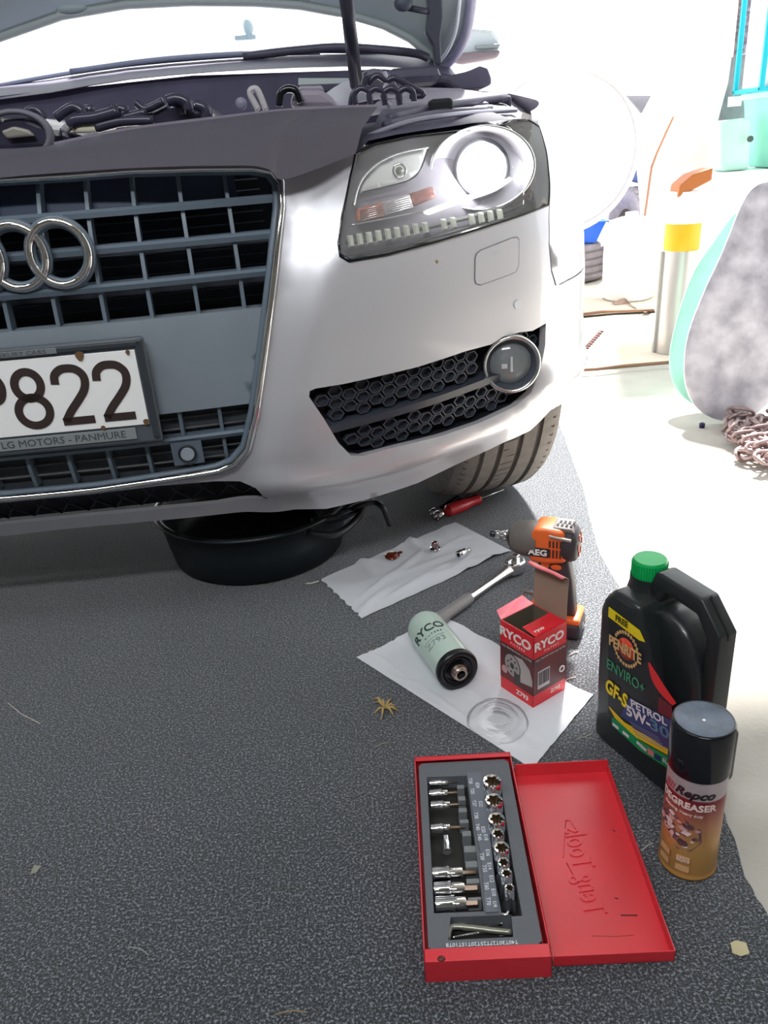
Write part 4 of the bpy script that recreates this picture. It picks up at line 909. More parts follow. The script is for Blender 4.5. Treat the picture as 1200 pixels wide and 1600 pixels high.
obj('handle_insert', B().prism([(-.002, hz_-.03), (.020, hz_-.03), (.010, hz_-.052), (.020, hz_-.095), (.006, hz_-.095), (-.004, hz_-.055)], -.0195, .0195, .003), OR, t, local=True)
obj('handle_badge', B().lathe([(.0001, .001), (.008, .001), (.010, 0)], 20, Matrix.Translation((.026, -.0185, hz_-.045)) @ Matrix.Rotation(math.pi/2, 4, 'X') @ Matrix.Diagonal((1, .6, 1, 1))), OR, t, local=True)
obj('trigger', B().prism([(-.012, hz_-.038), (.0, hz_-.038), (.0, hz_-.072), (-.006, hz_-.066)], -.009, .009, .002), BLACKP, t, local=True)
bt = obj('battery', B().box((.022, 0, .017), (.108, .066, .034), .008, seg=3), DKB, t, local=True, auto=40)
obj('battery_cap', B().box((.022, 0, .0385), (.104, .062, .014), .006, seg=3), OR, t, local=True, auto=40)
obj('battery_lettering', B().text('Li', .016, lambda x, y, z: Vector((.0762+z, x, y+.017)), bold=.02), WHITE, bt, local=True)
obj('base_clip', B().tube([(-.034, -.01, .048), (-.046, -.01, .060), (-.040, .006, .072), (-.020, .012, .066), (-.010, .01, .05)], .004, 8), GRB, t, local=True)
# filter box
FB = Vector((.193, .917, 0)); fa = math.atan2(.038, .056); S_ = .0665; HB = .119
t = thing('filter_box', 'small open red cardboard box for an oil filter, on the towel', 'box', (FB.x, FB.y, .002), fa)
CR = mat('red_card', L(222, 36, 48), .4, coat=.2); KR = mat('brown_card', L(150, 128, 112), .85); INS = mat('card_inside', L(98, 92, 76), .9); PR = mat('dark_print', L(66, 48, 50), .45, col2=L(120, 42, 46), vs=16)
RK = mat('red_band', L(214, 34, 44), .4)
T_ = .0012
pz = HB
obj('front_left_panel', B().box((T_/2, S_/2, pz/2), (T_, S_, pz)), CR, t, local=True)
obj('front_right_panel', B().box((S_/2, T_/2, pz/2), (S_, T_, pz)), CR, t, local=True)
obj('rear_panel', B().box((S_-T_/2, S_/2, pz/2), (T_, S_, pz)), CR, t, local=True)
obj('rear_left_panel', B().box((S_/2, S_-T_/2, pz/2), (S_, T_, pz)), CR, t, local=True)
obj('bottom_panel', B().box((S_/2, S_/2, .001), (S_-.003, S_-.003, .0015)), KR, t, local=True)
obj('inner_lining', B().box((T_+.0004, S_/2, pz/2), (.0006, S_-.003, pz-.002)).box((S_/2, S_-T_-.0004, pz/2), (S_-.003, .0006, pz-.002)).box((S_-T_-.0004, S_/2, pz/2), (.0006, S_-.003, pz-.002)), INS, t, local=True)
FL_ = lambda x, y, z: Vector((-z, -x+S_/2, y))     # left face (normal -x): text x to the right = -local y
FR_ = lambda x, y, z: Vector((x+S_/2, -z, y))
obj('printed_band', B().box((-.0003, S_/2, (.021+.083)/2), (.0006, S_, .062)), PR, t, local=True)
obj('printed_band', B().box((S_/2, -.0003, (.021+.083)/2), (S_, .0006, .062)), PR, t, local=True)
for FF, nm in ((FL_, 'l'), (FR_, 'r')):
    obj('box_lettering', B().text('RYCO', .0200 if nm == 'l' else .0190, lambda x, y, z, FF=FF: FF(x-.003, y+.1015, z+.0004), bold=.035, sx=1.15, ext=.0003).text('FILTERS', .0052, lambda x, y, z, FF=FF: FF(x+.002, y+.0895, z+.0004), space=1.7, ext=.0003), mat('card_white', L(236, 226, 222), .5), t, local=True)
    obj('box_small_print', B().text('FULL PROTECTION OIL FILTER', .0042, lambda x, y, z, FF=FF: FF(x, y+.079, z+.0008), ext=.0002, space=1.05), mat('print_grey', L(200, 190, 186), .5), t, local=True)
obj('part_number', B().text('Z793', .0105, lambda x, y, z: FL_(x+.012, y+.0105, z+.0004), bold=.02, ext=.0003, sx=1.1), MATS['card_white'], t, local=True)
obj('part_number', B().text('Z793', .0085, lambda x, y, z: FR_(x+.012, y+.012, z+.0004), bold=.01, ext=.0003, sx=1.1), MATS['card_white'], t, local=True)
pic = mat('picture_grey', L(176, 168, 164), .5); picd = mat('picture_dark', L(70, 62, 64), .5)
def discF(b, cx, cz, r, FF, z, ry=1.0, n=24, rot=0):
    P = [(r*math.cos(2*math.pi*i/n), ry*r*math.sin(2*math.pi*i/n)) for i in range(n)]
    P = [(cx+x*math.cos(rot)-y*math.sin(rot), cz+x*math.sin(rot)+y*math.cos(rot)) for x, y in P]
    return b.add([FF(x, y, z) for x, y in P], [tuple(range(n))], None, False)
pp = obj('filter_picture', B().add([FL_(x, y, .0008) for x, y in [(-.014, .071), (.012, .073), (.026, .063), (.032, .046), (.032, .036), (.004, .031), (-.016, .056)]], [tuple(range(7))], None, False), pic, t, local=True)
b = B(); discF(b, -.008, .052, .0165, FL_, .0010, 1.25, rot=.25); obj('picture_rim', b, picd, pp, local=True)
b = B(); discF(b, -.008, .052, .0148, FL_, .0012, 1.25, rot=.25); obj('picture_face', b, mat('picture_face', L(158, 148, 146), .5), pp, local=True)
b = B(); discF(b, -.008, .052, .004, FL_, .0014, 1.25, rot=.25)
for k in range(7):
    a = k*2*math.pi/7; discF(b, -.008+.009*math.cos(a), .052+.011*math.sin(a), .0018, FL_, .0014)
obj('picture_holes', b, picd, pp, local=True)
b = B(); discF(b, -.024, .038, .006, FL_, .0010, 1.1); obj('picture_part', b, mat('picture_pink', L(196, 150, 148), .5), pp, local=True)
b = B(); b.box((-.0012, S_/2-.002, .034), (.0002, .012, .018)); obj('picture_nozzle', b, picd, pp, local=True)
b = B(); b.box((S_*.30, -.0009, .044), (.024, .0006, .030)); bl = obj('barcode_panel', b, mat('barcode_white', L(196, 186, 190), .5), t, local=True)
b = B()
for k in range(12): b.box((S_*.30-.010+k*.0018+random.random()*.0004, -.0014, .046), (.0005+.0006*random.random(), .0004, .022))
obj('barcode_lines', b, picd, bl, local=True)
b = B(); b.torus(.0045, .0012, 16, 6, Matrix.Translation((S_*.86, -.0012, .042)) @ RX90); obj('recycling_mark', b, MATS['card_white'], t, local=True)
# flaps
fl = B(); n = 8; vs = []
for i in range(n+1):
    q = i/n; zz = pz+.078*q if q < .85 else pz+.0663+.006*math.sin((q-.85)/.15*1.5); xx = S_-.0006+.004*q*q + (0 if q < .85 else -.010*((q-.85)/.15)**1)
    vs += [(xx, .0015, zz), (xx, S_-.0015, zz), (xx+.0012, .0015, zz+.0003), (xx+.0012, S_-.0015, zz+.0003)]
fs = [(i*4, i*4+1, i*4+5, i*4+4) for i in range(n)]+[(i*4+2, i*4+6, i*4+7, i*4+3) for i in range(n)]+[(i*4, i*4+4, i*4+6, i*4+2) for i in range(n)]+[(i*4+1, i*4+3, i*4+7, i*4+5) for i in range(n)]+[(n*4, n*4+1, n*4+3, n*4+2)]
fp = obj('raised_flap', fl.add(vs, fs, None, False), KR, t, local=True)
tp_ = vs[n*4]; obj('tuck_edge', B().tube([(tp_[0]-.003, .0015+S_*i/8*.96, tp_[2]+.0008+.0012*math.sin(i*.8)) for i in range(9)], .0032, 8, flat=.6), mat('card_edge_pink', L(240, 120, 130), .4), fp, local=True)
obj('dust_flap', B().add([(.004, .001, pz), (S_-.001, .001, pz), (S_-.004, .030, pz+.0008), (.012, .034, pz-.004), (.004, .001, pz+.001), (S_-.001, .001, pz+.001), (S_-.004, .030, pz+.0018), (.012, .034, pz-.003)], [(0, 1, 2, 3), (4, 7, 6, 5), (3, 2, 6, 7), (0, 3, 7, 4)], None, False), CR, t, local=True)
obj('flap_lettering', B().text('ryco', .010, lambda x, y, z: Vector((.020+x, .010+y, pz+.0014+z-(y+.005)*.05)), bold=.02), MATS['card_white'], t, local=True)
obj('side_flap', B().add([(.001, S_-.001, pz), (S_-.001, S_-.001, pz), (S_-.006, S_+.016, pz+.008), (.006, S_+.014, pz+.005), (.001, S_+.0002, pz), (S_-.001, S_+.0002, pz), (S_-.006, S_+.0165, pz+.009), (.006, S_+.0145, pz+.006)], [(0, 1, 2, 3), (4, 7, 6, 5), (3, 2, 6, 7), (0, 3, 7, 4), (1, 5, 6, 2)], None, False), mat('pink_flap', L(205, 96, 112), .5), t, local=True)
# oil filter lying on the towel
F0 = Vector((.089, .985, 0)); F1 = Vector((.052, 1.099, 0)); dv = F0-F1; a = math.atan2(dv.y, dv.x); RF = .0315; LF = dv.length+.008
t = thing('oil_filter', 'pale green cylindrical oil filter with black rim, lying on the lower towel', 'oil filter', (F1.x, F1.y, .003), a)
FX = Matrix.Translation((0, 0, RF)) @ Matrix.Rotation(math.pi/2, 4, 'Y')
CAN = mat('pale_green_enamel', L(186, 206, 196), .3, coat=.3)
obj('canister', B().lathe([(.0001, -.012), (RF*.6, -.011), (RF*.86, -.006), (RF*.97, .002), (RF, .010), (RF, LF-.008)], 48, FX), CAN, t, local=True)
obj('black_rim', B().lathe([(RF*1.0, LF-.009), (RF*1.04, LF-.007), (RF*1.05, LF), (RF*1.0, LF+.004), (RF*.80, LF+.004), (RF*.74, LF-.001), (.0001, LF-.001)], 48, FX), mat('black_gasket', L(26, 28, 32), .3), t, local=True)
obj('gasket_ring', B().torus(RF*.66, .0022, 40, 8, FX @ Matrix.Translation((0, 0, LF))), BLACKG, t, local=True)
hx = obj('threaded_boss', B().lathe([(.0095, LF-.001), (.0112, LF+.001), (.0112, LF+.012), (.0098, LF+.014), (.0070, LF+.014), (.0066, LF+.004)], 24, FX), mat('boss_steel', L(186, 170, 160), .25, .9), t, local=True)
obj('thread_ridges', B().torus(.0112, .0007, 24, 6, FX @ Matrix.Translation((0, 0, LF+.004))).torus(.0112, .0007, 24, 6, FX @ Matrix.Translation((0, 0, LF+.007))).torus(.0112, .0007, 24, 6, FX @ Matrix.Translation((0, 0, LF+.010))), MATS['boss_steel'], hx, local=True)
obj('boss_bore', B().lathe([(.0068, LF+.0135), (.0064, LF+.003), (.0001, LF+.003)], 20, FX), VOID, hx, local=True)
# wrap text: runs round the can, letter tops towards the closed end
v_cam = Vector(C0)-Vector((.07, 1.04, .03)); Lc = WM[t.name].inverted().to_3x3() @ v_cam; th0 = math.atan2(Lc.z, Lc.y)
def wrapF(x, y, z, at, dth=0.0):   # x along circumference, y towards closed end (-X)
    th = th0+dth-x/RF*SG; r = RF+.0003+z; return Vector((at-y, r*math.cos(th), RF+r*math.sin(th)))
SG = 1.0
obj('filter_lettering', B().text('RYCO', .0235, lambda x, y, z: wrapF(x, y, z, .046), bold=.02, sx=.95).text('FILTERS', .006, lambda x, y, z: wrapF(x+.004, y, z, .063), space=1.6), mat('filter_ink', L(58, 74, 72), .5), t, local=True)
obj('filter_part_number', B().text('Z793', .0165, lambda x, y, z: wrapF(x, y, z, .083), sx=1.05), mat('filter_ink_pale', L(132, 152, 146), .5), t, local=True)
obj('filter_line', B().tube([wrapF(-.02+.04*i/8, 0, .0002, .072) for i in range(9)], .0004, 4), MATS['filter_ink_pale'], t, local=True)
# clear plastic cap
c = G(777, 1129)
cl = bpy.data.materials.new('clear_plastic'); cl.use_nodes = True; nt = cl.node_tree; nt.nodes.clear()
o_ = nt.nodes.new('ShaderNodeOutputMaterial'); a_ = nt.nodes.new('ShaderNodeBsdfTransparent'); a_.inputs[0].default_value = (.95, .95, .95, 1); g_ = nt.nodes.new('ShaderNodeBsdfGlossy'); g_.inputs['Roughness'].default_value = .12
f1 = nt.nodes.new('ShaderNodeFresnel'); f1.inputs[0].default_value = 1.22; x1 = nt.nodes.new('ShaderNodeMixShader')
nt.links.new(f1.outputs[0], x1.inputs[0]); nt.links.new(a_.outputs[0], x1.inputs[1]); nt.links.new(g_.outputs[0], x1.inputs[2]); nt.links.new(x1.outputs[0], o_.inputs[0])
b = B().lathe([(.043, .0), (.041, .003), (.037, .007), (.034, .008), (.032, .0055), (.028, .0055), (.026, .009), (.022, .010), (.020, .007), (.015, .007), (.012, .011), (.0001, .012)], 48, Matrix.Translation((c.x, c.y, .0045)) @ Matrix.Diagonal((1, 1.1, 1, 1)))
obj('clear_dish', b, cl, label='clear round plastic dish lying on the towel before the red box', cat='dish', loc=(c.x, c.y, 0))
# oil bottle
OB = Vector((.3365, .800, 0)); oa = math.atan2(-.907, .42); BW, BD = .158, .092
t = thing('oil_bottle', 'large black engine oil bottle with green cap standing at the carpet edge', 'bottle', OB, oa)
BK = mat('black_bottle', L(34, 38, 40), .36, coat=.15, bump=.08, bs=200)
hw_ = BW/2
bodyp = [(-hw_, .004), (-hw_, .205), (-hw_+.006, .222), (-hw_+.020, .240), (-.014, .240), (-.006, .215), (.004, .190), (.012, .150), (.022, .115), (.040, .088), (.060, .085), (hw_, .085), (hw_, .004)]
obj('body', B().prism(bodyp, -BD/2, BD/2, .015, seg=4), BK, t, local=True, auto=50)
obj('recess', B().prism([(-.02, .08), (-.02, .225), (.000, .234), (.020, .232), (.040, .218), (.054, .195), (.064, .16), (.068, .08)], -BD*.24, BD*.24, .012, seg=4), BK, t, local=True, auto=50)
hdl = smooth_path([(-.026, 0, .247), (-.012, 0, .262), (.020, 0, .266), (.050, 0, .264)], 4)
obj('carry_handle', B().prism([(-.034, .240), (-.022, .272), (-.016, .274), (.048, .270), (hw_, .236), (hw_, .085), (.062, .085), (.060, .225), (.044, .248), (-.004, .252), (-.010, .236)], -.014, .014, .005, seg=3), BK, t, local=True, auto=50)
obj('handle_seam', B().prism([(.049, .2708), (.0798, .2362), (.0798, .228), (.050, .262)], -.0015, .0015), mat('seam_dark', L(20, 22, 24), .5), t, local=True)
obj('neck', B().lathe([(.026, .232), (.024, .240), (.0225, .246), (.0225, .256)], 32, Matrix.Translation((-.045, 0, 0))), BK, t, local=True)
GC = mat('green_cap', L(10, 168, 86), .35)
capb = B().lathe([(.0205, .2545), (.0205, .275), (.019, .277), (.0001, .2775)], 40, Matrix.Translation((-.045, 0, 0)))
gc = obj('cap', capb, GC, t, local=True, auto=40)
b = B()
for k in range(40):
    a = 2*math.pi*k/40; b.box((-.045+.0207*math.cos(a), .0207*math.sin(a), .2645), (.0014, .0014, .018), 0, None)
obj('cap_ribs', b, GC, gc, local=True)
BF = -BD/2
BM_ = WM[t.name]
def bf(px, py): q = loc_on(BM_, px, py, 1, BF); return q.x, q.z
def bpoly(pxs, nm, m, z=.0004):
    P = [bf(*p) for p in pxs]; n = len(P); b = B().add([(x, BF-z, y) for x, y in P]+[(x, BF, y) for x, y in P], [tuple(range(n))]+[(i, (i+1) % n, n+(i+1) % n, n+i) for i in range(n)], None, False)
    return obj(nm, b, m, t, local=True)
def btext(s_, p0, p1, hpx, nm, m, z=.0014, bold=.0, sx=None, shear=0):
    """text between two photograph points (left/right ends of the baseline), height in metres"""
    a = Vector(bf(*p0)); c_ = Vector(bf(*p1)); d = c_-a; wd = d.length; e = d.normalized(); nn = Vector((-e.y, e.x))
    vs, fs = text_mesh(s_, shear, bold, 'LEFT', 1.0); xs = [v.x for v in vs]; ys = [v.y for v in vs]; w0 = max(xs)-min(xs); h0 = max(ys)-min(ys)
    V_ = [(a+e*((v.x-min(xs))/w0*wd)+nn*((v.y-min(ys))/h0*hpx)) for v in vs]
    return B().add([(q.x, BF-z-(.0004 if v.z > 0 else 0), q.y) for q, v in zip(V_, vs)], fs, None, False), nm, m
LB = bpoly([(951, 945), (950, 1115), (975, 1145), (1047, 1203), (1049, 1100), (1015, 1020), (1008, 1000), (1000, 985)], 'label', mat('label_black', L(28, 30, 34), .35), .0002)
def lp(a): o = obj(a[1], a[0], a[2], LB, local=True); return o
def lpoly(pxs, nm, m, z):
    P = [bf(*p) for p in pxs]; n = len(P); return obj(nm, B().add([(x, BF-z, y) for x, y in P]+[(x, BF, y) for x, y in P], [tuple(range(n))]+[(i, (i+1) % n, n+(i+1) % n, n+i) for i in range(n)], None, False), m, LB, local=True)
YL = mat('label_yellow', L(232, 206, 20), .4)
lpoly([(952, 948), (1000, 985), (1008, 1003), (999, 1000), (951, 963)], 'yellow_flash', YL, .0008)
lp(btext('FREE', (963, 969), (982, 981), .0085, 'flash_lettering', mat('flash_ink', L(60, 54, 10), .5), .0012, .02))
GOLD = mat('label_gold', L(206, 166, 112), .4)
x, y = bf(979, 1014)
obj('badge_disc', B().lathe([(.0001, .0005), (.0145, .0005), (.0145, 0)], 32, Matrix.Translation((x, BF-.0006, y)) @ RX90), mat('badge_red', L(206, 64, 38), .4), LB, local=True)
b = B()
for k in range(26):
    a = 2*math.pi*k/26
    if abs(math.sin(a)) < .32: continue
    b.box((x+.0205*math.cos(a), BF-.001, y+.0225*math.sin(a)), (.0032, .0006, .0042), 0)
obj('badge_wreath', b, GOLD, LB, local=True)
lp(btext('PENRITE', (954, 1006), (1004, 1038), .0150, 'badge_lettering', GOLD, .0022, .03))
GRN = mat('label_green_ink', L(60, 146, 104), .4)
lp(btext('ENVIRO+', (950, 1043), (1008, 1084), .0145, 'label_lettering', GRN, .0014))
lp(btext('GF-S', (947, 1078), (980, 1107), .0215, 'label_lettering', YL, .0016, .03))
lpoly([(984, 1090), (1049, 1126), (1047, 1172), (1012, 1150), (970, 1118)], 'blue_panel', mat('label_blue', L(52, 66, 118), .4), .0006)
SVI = mat('label_silver_ink', L(214, 208, 214), .4)
lp(btext('PETROL', (988, 1103), (1044, 1134), .0105, 'label_lettering', SVI, .0016, .02))
lp(btext('5W-', (981, 1116), (1018, 1138), .0150, 'label_lettering', SVI, .0016, .03))
lp(btext('30', (1018, 1138), (1048, 1156), .0150, 'label_lettering', mat('label_teal_ink', L(84, 124, 150), .4), .0016, .02))
lpoly([(952, 1104), (975, 1128), (1047, 1172), (1047, 1181), (995, 1152), (962, 1122)], 'yellow_band', mat('label_yellow_dark', L(222, 188, 22), .4), .0010)
lpoly([(957, 1121), (966, 1127), (1000, 1157), (1046, 1183), (1044, 1200), (1000, 1172), (957, 1133)], 'green_band', mat('label_green_band', L(16, 138, 84), .4), .0010)
b = B()
for (px_, py_) in ((963, 1134), (979, 1147), (1001, 1163), (1006, 1168)):
    q = bf(px_, py_); b.box((q[0], BF-.0014, q[1]), (.011, .0004, .004), 0, None)
obj('band_marks', b, SVI, LB, local=True)
lpoly([(1013, 1168), (1022, 1174), (1022, 1182), (1013, 1177)], 'small_flag', mat('flag_pink', L(200, 120, 124), .4), .0014)
lpoly([(1024, 1176), (1034, 1182), (1034, 1190), (1024, 1184)], 'small_flag', mat('flag_navy', L(20, 50, 100), .4), .0014)
lp(btext('6L', (1037, 1189), (1044, 1194), .007, 'label_lettering', SVI, .0014))
b = B()
for k in range(5):
    a = bf(985+k*2, 1128+k*4.6); c_ = bf(1030+k*3, 1153+k*4.8); b.add([(a[0], BF-.0012, a[1]), (c_[0], BF-.0012, c_[1]), (c_[0], BF-.0012, c_[1]+.0011), (a[0], BF-.0012, a[1]+.0011)], [(0, 1, 2, 3)], None, False)
obj('small_print', b, mat('small_print_lilac', L(130, 130, 160), .5), LB, local=True)
arc = smooth_path([(1014, 1036), (1020, 1062), (1034, 1084), (1052, 1102)], 5); arc2 = smooth_path([(1058, 1098), (1044, 1078), (1030, 1056), (1016, 1034)], 5)
obj('red_flash', B().add([(bf(*p)[0], BF-.0012, bf(*p)[1]) for p in list(arc)+list(arc2)], [tuple(range(len(arc)+len(arc2)))], None, False), mat('label_red', L(216, 40, 44), .4), LB, local=True)
lpoly([(1030, 1088), (1050, 1104), (1050, 1124), (1028, 1112)], 'maroon_panel', mat('label_maroon', L(104, 34, 44), .4), .0005)
# aerosol can
AC = Vector((.3105, .640, 0)); RA = .0305
t = thing('spray_can', 'tall degreaser spray can with glossy black cap, standing beside the oil bottle', 'spray can', AC)
gm_ = bpy.data.materials.new('can_print'); gm_.use_nodes = True; nt = gm_.node_tree; bs_ = nt.nodes['Principled BSDF']; tc = nt.nodes.new('ShaderNodeTexCoord'); sx_ = nt.nodes.new('ShaderNodeSeparateXYZ'); mr = nt.nodes.new('ShaderNodeMapRange'); rpn = nt.nodes.new('ShaderNodeValToRGB')
mr.inputs[1].default_value = 0; mr.inputs[2].default_value = .14
nt.links.new(tc.outputs['Object'], sx_.inputs[0]); nt.links.new(sx_.outputs['Z'], mr.inputs[0]); nt.links.new(mr.outputs[0], rpn.inputs[0]); nt.links.new(rpn.outputs[0], bs_.inputs['Base Color'])
e = rpn.color_ramp.elements; e[0].position = 0; e[0].color = (*L(206, 150, 84), 1); e[1].position = 1; e[1].color = (*L(178, 166, 170), 1)
for p, c_ in ((.35, L(206, 160, 96)), (.55, L(184, 128, 96)), (.70, L(150, 84, 78)), (.79, L(128, 40, 48)), (.815, L(128, 40, 48)), (.82, L(178, 166, 170))):
    q = e.new(p); q.color = (*c_, 1)
bs_.inputs['Roughness'].default_value = .28; bs_.inputs['Metallic'].default_value = .35
obj('can_body', B().lathe([(.0001, .002), (RA-.003, .0), (RA+.0006, .001), (RA+.0006, .004), (RA-.0005, .006), (RA, .009), (RA, .136), (RA-.001, .140)], 56), gm_, t, local=True)
obj('can_cap', B().lathe([(RA+.0008, .139), (RA+.0008, .196), (RA-.001, .1985), (RA-.003, .1975), (RA-.008, .1955), (.0001, .1945)], 56), BLACKG, t, local=True)
obj('cap_dish', B().lathe([(RA-.0025, .1978), (RA-.009, .1962), (.0001, .1952)], 48), mat('dusty_blue_cap', L(88, 100, 116), .3, var=.25, vs=50), t, local=True)
obj('cap_nub', B().sphere((0, 0, .1957), .002, 10, (1, 1, .5)), WHITE, t, local=True)
aC = math.atan2(-AC.y, -AC.x)
def wc_(x, y, z, zc_, da=0.0): th = aC+da+x/RA; r = RA+.0003+z; return Vector((r*math.cos(th), r*math.sin(th), zc_+y))
obj('can_lettering', B().text('Repco', .0145, lambda x, y, z: wc_(x, y, z, .122, -.02), shear=.35, bold=.035, sx=1.1), mat('can_ink_black', L(36, 26, 32), .4), t, local=True)
obj('can_lettering', B().text('DEGREASER', .0118, lambda x, y, z: wc_(x, y, z, .105, -.26), bold=.03, sx=1.0), mat('can_ink_white', L(226, 206, 200), .4), t, local=True)
obj('can_lettering', B().text('Cleaning, Heavy duty', .0052, lambda x, y, z: wc_(x, y, z, .0945, -.38)), MATS['can_ink_white'], t, local=True)
obj('can_stripes', B().text('////', .012, lambda x, y, z: wc_(x, y, z, .121, -.92), bold=.03), mat('can_stripe_red', L(176, 70, 80), .4), t, local=True)
def cpoly(P, nm, m, zc_, da, z=.0004):
    n = len(P); return obj(nm, B().add([wc_(x, y, z, zc_, da) for x, y in P], [tuple(range(n))], None, False), m, t, local=True)
rnd = random.Random(5)
eng_c = [L(196, 150, 150), L(120, 84, 92), L(60, 44, 54), L(222, 200, 196), L(90, 66, 74)]
cpoly([(-.034, .012), (-.018, .020), (.0, .016), (.016, .006), (.018, -.012), (.008, -.026), (-.006, -.028), (-.018, -.018), (-.034, -.004)], 'engine_picture', mat('can_pic_base', L(104, 74, 82), .4), .070, -.18)
for k in range(34):
    x = rnd.uniform(-.028, .014); y = rnd.uniform(-.022, .012)-x*.35; w_ = rnd.uniform(.002, .006)
    n_ = rnd.choice((4, 6, 8)); P = [(x+w_*math.cos(2*math.pi*i/n_+.4), y+w_*.7*math.sin(2*math.pi*i/n_+.4)) for i in range(n_)]
    cpoly(P, 'engine_picture_detail', mat('can_pic_%d' % (k % 5), eng_c[k % 5], .4), .070, -.18, .0005+.00002*k)
cpoly([(-.032, .006), (-.010, -.008), (-.012, -.016), (-.034, -.002)], 'engine_picture_detail', mat('can_pic_pale', L(214, 178, 176), .4), .070, -.18, .0014)
for (x, z_) in ((-.022, .030), (.0, .030), (-.022, .0165), (.0, .0165)):
    cpoly([(x-.008, -.0048), (x+.008, -.0048), (x+.008, .0048), (x-.008, .0048)], 'can_badge', mat('can_badge_shadow', L(166, 104, 60), .4), z_-.0008, -.12, .0004)
    cpoly([(x-.0075, -.0042), (x+.007, -.0042), (x+.007, .0045), (x-.0075, .0045)], 'can_badge', mat('can_badge_gold', L(214, 166, 116), .4), z_, -.12, .0006)
obj('badge_lettering', B().text('HEAVY', .004, lambda x, y, z: wc_(x, y, z+.0006, .0325, -.12)).text('DUTY', .0048, lambda x, y, z: wc_(x, y, z+.0006, .0280, -.12), bold=.03), MATS['can_ink_white'], t, local=True)
# ---------------------------------------------------------------- socket case
CA = Vector((.0055, .518, 0)); ca = math.radians(-1.9); CW, CLn, CH = .124, .286, .030
RM_ = mat('red_enamel', L(212, 36, 50), .42, coat=.35, var=.04, vs=12)
RM_.node_tree.nodes['Principled BSDF'].inputs['Coat Roughness'].default_value = .32; RM_.node_tree.nodes['Principled BSDF'].inputs['Coat Weight'].default_value = .9
t = thing('socket_case', 'open red metal tool case with grey tray and lid laid flat', 'tool case', CA, ca)
CM = WM[t.name]; CMi = CM.inverted()
def cl_(px, py, z): p = CMi @ G(px, py, z); return p.x, p.y
w_ = .0014
obj('case_wall', B().box((CW/2, w_/2, CH/2), (CW, w_, CH), .0004).box((CW/2, .0075, CH-.0006), (CW, .013, .0012), .0003), RM_, t, local=True)
obj('case_wall', B().box((CW/2, CLn-w_/2, CH/2), (CW, w_, CH), .0004).box((CW/2, CLn-.004, CH-.0006), (CW, .008, .0012), .0003), RM_, t, local=True)
obj('case_wall', B().box((w_/2, CLn/2, CH/2), (w_, CLn, CH), .0004), RM_, t, local=True)
obj('case_wall', B().box((CW-w_/2, CLn/2, CH/2), (w_, CLn, CH), .0004), RM_, t, local=True)
obj('case_floor', B().box((CW/2, CLn/2, .001), (CW-.002, CLn-.002, .0014)), RM_, t, local=True)
obj('hinge', B().cyl((CW+.0016, .02, CH*.45), (CW+.0016, CLn-.02, CH*.45), .0016, n=10), RM_, t, local=True)
q = cl_(690, 1502, CH)
obj('latch_stud', B().sphere((q[0], .003, CH), .0032, 12, (1.3, 1, .5)), mat('stud_brown', L(90, 30, 30), .4), t, local=True)
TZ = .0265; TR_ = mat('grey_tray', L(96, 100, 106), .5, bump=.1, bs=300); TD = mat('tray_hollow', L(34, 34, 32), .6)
def cpx(pts, z=TZ): return [cl_(x, y, z) for x, y in pts]
trayo = [(.005, .018), (.012, .014), (CW-.014, .014), (CW-.006, .020), (CW-.004, CLn-.014), (CW-.010, CLn-.009), (.010, CLn-.009), (.005, CLn-.014)]
holeL = cpx([(667, 1214), (729, 1212), (756, 1424), (678, 1427)])
holeB = cpx([(704, 1433), (799, 1429), (802, 1464), (700, 1469)])
sk = [(557, 172, 62), (570, 300, 60), (588, 428, 57), (597, 527, 42), (622, 622, 52), (635, 720, 40), (655, 795, 38), (675, 893, 33)]
STZ = .047; socks = []
for (x, y, r) in sk:
    px_, py_ = 640+x/4.326, 1180+y/4.326; cx_, cy_ = cl_(px_, py_, STZ); p = G(px_, py_, STZ); k_ = (np.array(p)-C0)@f_
    socks.append((cx_, cy_, r/4.326*k_/F*1.0))
holes = [holeL, holeB]
hs = cpx([(748, 1212), (786, 1210), (812, 1415), (786, 1418)], TZ)
tu = 'x'
chan = [(min(s[0] for s in socks[:3])-.0125, socks[0][1]+.013), (socks[0][0]+.0125, socks[0][1]+.013), (socks[2][0]+.0125, socks[2][1]-.012), (socks[4][0]+.0115, socks[4][1]-.006), (socks[7][0]+.0105, socks[7][1]-.018), (socks[7][0]-.010, socks[7][1]-.018), (socks[4][0]-.0115, socks[4][1]), (socks[2][0]-.0125, socks[2][1]-.012)]
trf = lambda u, z, o: Vector((u, z, TZ+o))
obj('tray', patch(B(), trayo, [holeL, holeB, chan], off=0, lip=.019, step=.02, fn=trf), TR_, t, local=True, recalc=False)
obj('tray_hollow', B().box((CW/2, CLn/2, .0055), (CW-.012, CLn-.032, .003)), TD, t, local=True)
strip = cpx([(729, 1207), (751, 1206), (763, 1280), (779, 1424), (758, 1425), (752, 1340), (741, 1285)], TZ+.002)
obj('label_strip', B().slab(strip, TZ-.016, TZ+.002, .0006), mat('strip_grey', L(104, 108, 118), .5), t, local=True)
stn = mat('tray_lettering', L(214, 218, 224), .6)
def ctext(s_, px, py, size, ang, flip=1):
    x0, y0 = cl_(px, py, TZ+.0024); ca_, sa_ = math.cos(ang), math.sin(ang)
    return obj('tray_lettering', B().text(s_, size, lambda x, y, z: Vector((x0+x*ca_-y*sa_, y0+x*sa_+y*ca_, TZ+.0022+z)), ext=.0002, bold=.01), stn, t, local=True)
